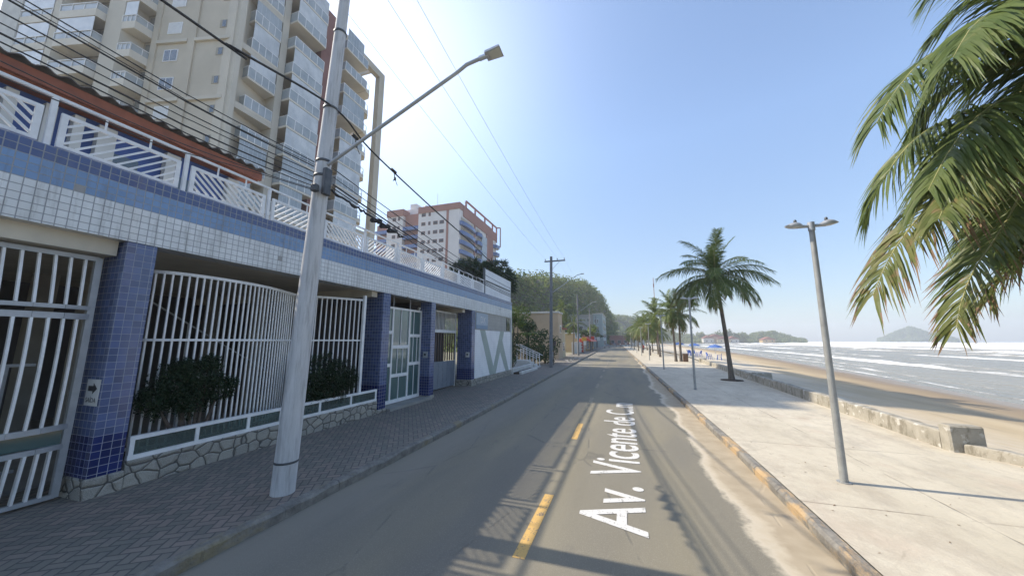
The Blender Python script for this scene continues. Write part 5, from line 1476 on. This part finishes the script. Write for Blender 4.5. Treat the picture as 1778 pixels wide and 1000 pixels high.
simple_house('apartment_house', 'grey four-storey apartment house at the end of the street', -36, -12.6, 150, 170, 13.6, M['grey_bld'], M['grey_bld'], [('f', x, x + 1.5, z, z + 1.3) for x in (-34, -31, -28, -24.8, -21.6, -18.4, -15.2) for z in (1.2, 4.4, 7.6, 10.8)], .3)
simple_house('glass_corner_block', 'blue-grey balconied block at the far end of the street', -12.5, -8.6, 149, 176, 13.9, M['teal_bld'], M['off_white'], [('s', y, y + 2.6, z, z + 1.9) for y in (151, 155, 159, 163, 167) for z in (1, 4, 7, 10)] + [('f', x, x + .8, z, z + 1.6) for x in (-12, -11) for z in (4, 7, 10)], .3)
simple_house('red_brick_shop', 'low red shop front before the grey apartment house', -16, -9.8, 100, 112, 3.8, M['t2_brown'], M['off_white'], [('s', 101, 105, .4, 2.5), ('s', 106, 111, .4, 2.5)], .3)
simple_house('yellow_shop', 'small yellow and red kiosk beyond the shops', -13, -10, 112.6, 116.8, 4.0, M['yellow_paint'], M['red_paint'], [('s', 113.4, 115.6, .5, 2.4)], .3)
simple_house('roadside_house', 'low brownish house closing the view at the road end', -9.4, 2.5, 232, 246, 6.0, M['t2_brown'], M['cream'], [('f', x, x + 2, 1, 3) for x in (-8.4, -4.4, -.6)], .4)
simple_house('pale_road_end_house', 'pale house beside the brownish house at the road end', 3.4, 12, 236, 248, 5.0, M['off_white'], M['terracotta'], [('f', x, x + 1.6, 1.4, 2.8) for x in (4.4, 8.4)], .4, pitch=1.6)
b = MB(); b.box(-9.4, -8.9, 64, 79, -.05, 2.3); tag(b.build('boundary_wall', M['off_white']), 'long pale boundary wall between the cream house and the shop', 'wall')

# palms and street trees on the building side
palm('sunlit palm behind the beige house', (-10.2, 58.5, 0), (-10.0, 58.5, 7.8), 51, 16, .8, .14, 'palms on the building side', 6, droopy=.1)
palm('low palm with golden fronds beside the slim pole', (-8.8, 62, .1), (-8.6, 62, 5.6), 52, 15, .75, .13, 'palms on the building side', 6, droopy=.2)
palm('palm among bushes left of the beige house', (-13.5, 43, 0), (-13.2, 43, 5.6), 53, 14, .7, .13, 'palms on the building side', 6, droopy=.1)
SG = 'street trees before the far apartment houses'
tree('street_tree', 'small olive street tree in front of the low shop', (-7.9, 72, .1), [((-7.9, 72, 3.9), 1.1, 1.2, .9), ((-8.4, 72.5, 4.3), .8, .9, .7)], .16, M['mid_leaf'], 26, 1, SG, trunk_r=.09)
tree('street_tree', 'golden leafed street tree beyond the red totem', (-8.3, 92, .1), [((-8.3, 92, 5.2), 1.5, 1.6, 1.2), ((-8.0, 93, 6.0), 1.0, 1.0, .8)], .2, M['bright_leaf'], 24, 2, SG, trunk_r=.1)
tree('street_tree', 'rusty brown street tree near the grey apartment house', (-8.9, 106, .1), [((-8.9, 106, 5.0), 1.8, 1.6, 1.3)], .22, M['frond_yellow'], 26, 3, SG, trunk_r=.1)
tree('street_tree', 'round dark street tree at the far shops', (-9.4, 128, .1), [((-9.4, 128, 4.6), 1.6, 1.6, 1.3)], .24, M['mid_leaf'], 26, 4, SG, trunk_r=.12)
# small houses and palms on the far shore
FH = 'houses on the far shore of the bay'
for i, (az_, ds, wd, hh, mt, lab) in enumerate(((11.6, 606, 14, 7, 'off_white', 'tiny white house on the far shore nearest the palms'), (12.5, 612, 17, 9, 'beige_house', 'tiny house with a tall red roof on the far shore'), (13.5, 608, 18, 5.5, 'cream', 'tiny low cream house on the far shore'), (14.6, 614, 15, 5.5, 'off_white', 'tiny pale house at the end of the far shore'), (18.6, 640, 16, 4.5, 'ochre', 'tiny red-roofed hut at the foot of the headland'))):
    x = ds * math.sin(R(az_)); y = ds * math.cos(R(az_))
    h_ = simple_house('shore_house', lab, x - wd / 2, x + wd / 2, y, y + 14, hh, M[mt], M['terracotta'], [('f', x - wd / 4, x - wd / 4 + 2, 1.5, 3.5), ('f', x + wd / 5, x + wd / 5 + 2, 1.5, 3.5)], 1.0, pitch=4); h_['group'] = FH
for i, (az_, ds, hh) in enumerate(((12.0, 655, 14), (13.0, 655, 16), (14.1, 660, 18), (14.9, 662, 13), (15.7, 664, 15), (10.6, 650, 15))):
    x = ds * math.sin(R(az_)); y = ds * math.cos(R(az_))
    tree('shore_tree', ['dark round tree left of the red roofed house on the far shore', 'dark tree right of the red roofed house on the far shore', 'tallest dark tree on the far shore', 'small dark tree near the end of the far shore', 'last dark tree before the headland', 'dark tree nearest the palm row on the far shore'][i], (x, y, 0), [((x, y, hh * .65), 6, 6, hh * .35), ((x + 4, y, hh * .45), 5, 5, hh * .3)], 1.1, M['hill_leaf'], 22, 60 + i, 'trees on the far shore', trunk_r=.4)
for i, (x, y, h, w_, hh, mt, lab) in enumerate(((-7.3, 66, 3.2, .9, .7, 'yellow_paint', 'yellow square sign on a post before the golden palm'), (-7.6, 70, 2.6, .5, .9, 'sign_white', 'narrow white sign on a post near the olive street tree'), (-8.0, 88, 3.6, 1.6, .8, 'red_paint', 'red shop sign on a post beyond the red totem'), (-8.3, 98, 3.4, 1.2, 1.0, 'sign_blue', 'pale blue shop sign on a post beyond the red awning'), (-8.6, 118, 3.8, 1.4, 1.2, 'sign_white', 'white sign on a post near the far kiosk'))):
    t = thing('post_sign', lab, 'sign', (x, y, .15), 'signs on posts along the street')
    b = MB(); b.tube([(x, y, .1), (x, y, h)], .045, 6); b.build('post', M['galv'], t)
    b = MB(); b.bbox(x - w_ / 2, x + w_ / 2, y - .1, y - .05, h - hh, h, .02); b.build('board', M[mt], t)
# round road sign and small kit on the pavement
t = thing('round_sign', 'dark round road sign seen from behind on a thin post near the beige house', 'road sign', (-6.85, 34.2, .15))
b = MB(); b.tube([(-6.85, 34.2, .1), (-6.85, 34.2, 2.45)], .035, 8); b.build('post', M['steel_dark'], t)
b = MB(); b.tube([(-6.85, 34.16, 2.3), (-6.85, 34.18, 2.3)], .30, 20, smooth=False); b.build('plate', plain('sign_back', (.14, .10, .09), (.10, .075, .07), 4, .6), t)
t = thing('marker_post', 'short white marker post at the house corner', 'post', (-7.4, 36.5, .15))
b = MB(); b.bbox(-7.48, -7.32, 36.4, 36.56, .1, 1.35, .02); b.build('body', M['sign_white'], t); b = MB(); b.bbox(-7.49, -7.31, 36.39, 36.57, 1.35, 1.5, .02); b.build('cap', M['yellow_paint'], t)
for i, (x, y, lab) in enumerate(((-6.3, 40, 'heap of pale rubble on the sunlit pavement'), (-6.2, 46, 'smaller heap of pale rubble farther along the pavement'))):
    b = MB(); r = random.Random(i)
    for k in range(16):
        c = V((x + r.gauss(0, .35), y + r.gauss(0, .5), .15 + r.uniform(0, .2))); s = r.uniform(.06, .2); q = [c + V((r.uniform(-s, s), r.uniform(-s, s), r.uniform(-s, s) * .7)) for _ in range(6)]
        b.add(q, [(0, 1, 2), (0, 2, 3), (0, 3, 4), (0, 4, 1), (5, 2, 1), (5, 3, 2), (5, 4, 3), (5, 1, 4)])
    tag(b.build('rubble_heap', M['off_white']), lab, 'rubble')

# flag mast behind the palms
b = MB(); b.tube([(6.6, 80, .1), (6.6, 80, 16.3)], [.09, .05], 8); b.box(6.5, 6.7, 79.92, 80.08, 14.2, 15.0); tag(b.build('mast', M['t2_brown']), 'tall thin reddish mast rising above the far palms', 'mast')

# ---------------------------------------------------------------- beach life
def umbrella(label, x, y, z, rz):
    t = thing('beach_umbrella', label, 'umbrella', (x, y, z), 'blue beach umbrellas')
    b = MB(); n = 8; rad = .95; vs = [(x, y, z + 2.0)]
    for k in range(n):
        a = rz + k * 2 * math.pi / n; vs.append((x + rad * .55 * math.cos(a), y + rad * .55 * math.sin(a), z + 1.86))
    for k in range(n):
        a = rz + k * 2 * math.pi / n; vs.append((x + rad * math.cos(a), y + rad * math.sin(a), z + 1.56))
    for k in range(n):
        a = rz + (k + .5) * 2 * math.pi / n; vs.append((x + rad * .93 * math.cos(a), y + rad * .93 * math.sin(a), z + 1.61))
    fs = []
    for k in range(n):
        k2 = (k + 1) % n; fs += [(0, 1 + k, 1 + k2), (1 + k, 1 + n + k, 1 + 2 * n + k), (1 + k, 1 + 2 * n + k, 1 + k2), (1 + k2, 1 + 2 * n + k, 1 + n + k2)]
    b.add(vs, fs); b.build('canopy', M['blue_paint'], t)
    b = MB(); b.tube([(x, y, z - .2), (x, y, z + 2.1)], .03, 8); b.build('pole', M['white'], t)
umbrella('blue beach umbrella with white pole right of the lamp post', 11.0, 50.5, beach_z(11, 50.5), .2)
umbrella('larger blue beach umbrella above the blue chairs', 10.6, 62, beach_z(10.6, 62), .5)
umbrella('blue beach umbrella half hidden behind the double-trunked palm', 8.9, 66, beach_z(8.9, 66), .9)
def chair():
    t = thing('plastic_chair', '', 'chair', (0, 0, 0), 'blue plastic chairs under the umbrellas')
    b = MB(); b.bbox(-.24, .24, -.22, .24, .42, .45, .01); b.build('seat', M['blue_plastic'], t)
    b = MB(); b.hexa([(-.23, .21, .45), (.23, .21, .45), (.23, .24, .45), (-.23, .24, .45)], [(-.21, .33, .9), (.21, .33, .9), (.21, .36, .9), (-.21, .36, .9)]); b.build('backrest', M['blue_plastic'], t)
    for x in (-.22, .22):
        for y in (-.2, .22):
            b = MB(); b.beam((x * 1.12, y * 1.15, -.02), (x, y, .42), .05, .05, (0, 1, 0)); b.build('leg', M['blue_plastic'], t)
        b = MB(); b.box(x - .03, x + .03, -.2, .27, .64, .67); b.beam((x, -.18, .45), (x, -.18, .64), .04, .04, (1, 0, 0)); b.build('armrest', M['blue_plastic'], t)
    return t
ch = chair(); CP = [(9.7, 60.2, .4, 'nearest left blue plastic chair under the larger umbrella'), (10.3, 60.6, 2.5, 'blue plastic chair in the middle of the umbrella group'), (10.9, 60.1, 4.0, 'blue plastic chair at the right of the umbrella group'), (9.9, 62.6, 1.2, 'blue plastic chair at the back of the umbrella group'), (10.5, 51.6, 1.8, 'left blue plastic chair by the umbrella pole'), (11.6, 51.4, 4.4, 'right blue plastic chair by the umbrella pole')]
for i, (x, y, a, lab) in enumerate(CP):
    if i == 0: ch.location = (x, y, beach_z(x, y)); ch.rotation_euler.z = a; ch['label'] = lab
    else: dup(ch, (x, y, beach_z(x, y)), a, lab)
t = thing('litter_bin', 'brown wooden slatted bin beside the double-trunked palm', 'bin', (6.55, 44.2, .15))
b = MB(); b.bbox(6.3, 6.8, 43.95, 44.45, .12, 1.0, .02); b.build('box', M['wood'], t); b = MB(); b.bbox(6.27, 6.83, 43.92, 44.48, 1.0, 1.06, .02); b.build('lid', M['wood'], t)

def person(label, x, y, z, rz, shirt, legs, pose='stand', s=1.):
    t = thing('person', label, 'person', (x, y, z))
    J = {'pel': (0, 0, .95), 'che': (0, .02, 1.32), 'nk': (0, 0, 1.48), 'hd': (0, -.01, 1.62), 'ht': (0, 0, 1.72)}
    st_ = .16 if pose == 'walk' else .02
    sk = [('pel', (0, 0, .95), .12, None), ('wst', (0, 0, 1.1), .115, 'pel'), ('che', (0, .0, 1.3), .14, 'wst'), ('nk', (0, 0, 1.47), .055, 'che'), ('hd', (0, -.015, 1.58), .085, 'nk'), ('ht', (0, -.01, 1.70), .07, 'hd')]
    for sg, q in ((-1, 'l'), (1, 'r')):
        sk += [('h' + q, (sg * .09, 0, .88), .085, 'pel'), ('k' + q, (sg * .1, -st_ * sg * .5 - .02, .48), .058, 'h' + q), ('a' + q, (sg * .1, -st_ * sg + .03, .08), .04, 'k' + q), ('f' + q, (sg * .11, -st_ * sg - .14, .03), .032, 'a' + q),
               ('s' + q, (sg * .17, 0, 1.38), .058, 'che'), ('e' + q, (sg * .24, .02 + st_ * sg * .6, 1.12), .042, 's' + q), ('w' + q, (sg * .25, -.08 + st_ * sg, .88), .03, 'e' + q), ('g' + q, (sg * .245, -.12 + st_ * sg, .78), .026, 'w' + q)]
    idx = {k[0]: i for i, k in enumerate(sk)}
    me = bpy.data.meshes.new('body'); me.from_pydata([k[1] for k in sk], [(idx[k[3]], i) for i, k in enumerate(sk) if k[3]], []); me.materials.append(M['skin'])
    o = bpy.data.objects.new('body', me); col.objects.link(o); o.parent = t
    sm_ = o.modifiers.new('skin', 'SKIN'); lay = me.skin_vertices[0] if me.skin_vertices else None
    if lay is None:
        dg = bpy.context.evaluated_depsgraph_get(); dg.update(); lay = me.skin_vertices[0] if me.skin_vertices else None
    if lay:
        for i, k in enumerate(sk): lay.data[i].radius = (k[2], k[2] * .8)
        lay.data[0].use_root = True
    o.modifiers.new('sub', 'SUBSURF').render_levels = 1
    b = MB(); b.lathe((0, 0, .86), [(.165, 0), (.15, .2), (.175, .42), (.165, .52), (.075, .62)], 12)
    for sg in (-1, 1): b.tube([(sg * .15, 0, 1.40), (sg * .245, .02 + st_ * sg * .6, 1.13)], [.085, .065], 8)
    MBb(b, 'shirt', shirt, t)
    b = MB()
    for sg in (-1, 1): b.tube([(sg * .08, 0, .92), (sg * .1, -st_ * sg * .5 - .02, .45)], [.115, .08], 8)
    MBb(b, 'shorts', legs, t)
    b = MB(); b.lathe((0, .0, 1.60), [(.095, 0), (.1, .06), (.07, .13), (0, .15)], 10); MBb(b, 'hair', M['hair'], t)
    t.rotation_euler.z = rz; t.scale = (s, s, s); return t
def MBb(b, name, mat, t):
    o = b.build(name, mat); o.parent = t; return o
person('distant person in a red shirt walking on the promenade', 3.6, 78, .15, 2.6, M['cloth_red'], M['cloth_dark'], 'walk')
person('distant person in white standing past the double-trunked palm', 6.3, 72, .2, .5, M['cloth_white'], M['cloth_dark'])
person('distant person in dark clothes beside the far palms', 4.4, 70, .15, 3.6, M['cloth_dark'], M['cloth_dark'], 'walk')
person('tiny person in white crossing at the road end', -1.9, 150, 0, 1.6, M['cloth_white'], M['cloth_dark'], 'walk')
person('tiny person in white standing at the right road edge', .4, 165, .1, .4, M['cloth_white'], M['cloth_dark'])
# a parked car far down the street
def car(label, x, y, paint, rz):
    t = thing('parked_car', label, 'car', (x, y, .0), 'cars far down the street')
    b = MB(); prof = [(-2.05, .35), (-2.05, .8), (-1.9, .92), (-1.1, .98), (-.55, 1.42), (.85, 1.45), (1.5, 1.0), (2.0, .92), (2.08, .7), (2.05, .35)]
    b.prism([(-.82, py, pz) for py, pz in prof], (1.64, 0, 0)); body = b.build('body', paint, t, None)
    for o in (body,): o.location = (0, 0, 0)
    b = MB()
    for sx in (-.825, .818): b.prism([(sx, -.95, 1.0), (sx, -.5, 1.36), (sx, .8, 1.38), (sx, 1.3, 1.02)], (.007, 0, 0))
    b.prism([(-.7, -1.09, 1.0), (.7, -1.09, 1.0), (.66, -.6, 1.39), (-.66, -.6, 1.39)], (0, -.02, .01)); MBb(b, 'window', M['glass_dark'], t)
    for sx in (-.8, .66):
        for yy in (-1.3, 1.3): b = MB(); b.tube([(sx, yy, .31), (sx + .14, yy, .31)], .31, 14, smooth=False); MBb(b, 'wheel', M['ink'], t)
    for sx in (-.6, .6): b = MB(); b.box(sx - .14, sx + .14, -2.07, -2.045, .66, .78); MBb(b, 'tail_light', M['red_paint'], t)
    for c in t.children: c.location = (0, 0, 0)
    t.rotation_euler.z = rz; return t
car('dark car far off near the end of the street', -4.6, 166, M['cloth_dark'], .03)
car('pale silver car parked far along the left kerb', -6.2, 128, M['alu'], .02)
# ================================================================ LIGHT, SKY, AIR, CAMERA
SUN_EL, SUN_DIR = 42.3, 0.
w = bpy.data.worlds.new('World'); sc.world = w; w.use_nodes = True
nt = w.node_tree; bg = nt.nodes['Background']
sky = nt.nodes.new('ShaderNodeTexSky'); sky.sky_type = 'NISHITA'; sky.sun_disc = False
sky.sun_elevation = R(SUN_EL); sky.sun_rotation = R(270); sky.altitude = 0; sky.air_density = 1.0; sky.dust_density = .9; sky.ozone_density = 1.9
# glare lobe added to the sky colour towards the tower, away from the sun
tc = nt.nodes.new('ShaderNodeTexCoord'); dt = nt.nodes.new('ShaderNodeVectorMath'); dt.operation = 'DOT_PRODUCT'
nt.links.new(tc.outputs['Generated'], dt.inputs[0]); dt.inputs[1].default_value = ray(690, 100).normalized()
mx_ = nt.nodes.new('ShaderNodeMath'); mx_.operation = 'MAXIMUM'; nt.links.new(dt.outputs['Value'], mx_.inputs[0]); mx_.inputs[1].default_value = 0
pw = nt.nodes.new('ShaderNodeMath'); pw.operation = 'POWER'; nt.links.new(mx_.outputs[0], pw.inputs[0]); pw.inputs[1].default_value = 22
vl = nt.nodes.new('ShaderNodeMix'); vl.data_type = 'RGBA'; vl.blend_type = 'ADD'; vl.clamp_factor = False
nt.links.new(pw.outputs[0], vl.inputs[0]); hs = nt.nodes.new('ShaderNodeHueSaturation'); hs.inputs['Saturation'].default_value = .98; nt.links.new(sky.outputs[0], hs.inputs['Color'])
# sky colour is darkened by a ramp towards the horizon
se = nt.nodes.new('ShaderNodeSeparateXYZ'); nt.links.new(tc.outputs['Generated'], se.inputs[0])
me_ = nt.nodes.new('ShaderNodeMapRange'); nt.links.new(se.outputs[2], me_.inputs[0])
for i_, k_ in enumerate((0., .5, .47, 1.)): me_.inputs[i_ + 1].default_value = k_
dm = nt.nodes.new('ShaderNodeVectorMath'); dm.operation = 'SCALE'; nt.links.new(hs.outputs[0], dm.inputs[0]); nt.links.new(me_.outputs[0], dm.inputs['Scale'])
nt.links.new(dm.outputs[0], vl.inputs[6]); vl.inputs[7].default_value = (SKY_GLARE, SKY_GLARE * .965, SKY_GLARE * .88, 1)
nt.links.new(vl.outputs[2], bg.inputs['Color']); bg.inputs['Strength'].default_value = .15
sl = bpy.data.lights.new('sun', 'SUN'); sl.energy = 3.3; sl.angle = R(.6); sl.color = (1, .90, .75)
so = bpy.data.objects.new('sun', sl); col.objects.link(so); so.rotation_euler = (0, R(-(90 - SUN_EL)), 0)
# sea air
hz = MB(); hz.box(-900, 1900, -250, 2200, -3.5, 90.)
vm = bpy.data.materials.new('sea_haze'); vm.use_nodes = True; vt = vm.node_tree
vt.nodes.remove(vt.nodes['Principled BSDF']); pv = vt.nodes.new('ShaderNodeVolumePrincipled')
pv.inputs['Color'].default_value = (.90, .94, 1, 1); pv.inputs['Density'].default_value = HAZE; pv.inputs['Anisotropy'].default_value = .35
vt.links.new(pv.outputs[0], vt.nodes['Material Output'].inputs['Volume'])
if HAZE > 0: struct(hz.build('haze', vm), None, 'stuff')

cd = bpy.data.cameras.new('camera'); cd.sensor_width = 36; cd.lens = FPX / 1778 * 36; cd.clip_end = 20000; cd.clip_start = .05
co = bpy.data.objects.new('camera', cd); col.objects.link(co); co.location = CAM
co.rotation_euler = (R(90) + PITCH, 0, YAW); sc.camera = co
sc.view_settings.view_transform = 'Standard'; sc.view_settings.look = 'None'; sc.view_settings.exposure = EXPO; sc.view_settings.gamma = 1
sc.cycles.max_bounces = 6; sc.cycles.volume_bounces = 1; sc.cycles.transparent_max_bounces = 4
sc.cycles.use_denoising = True
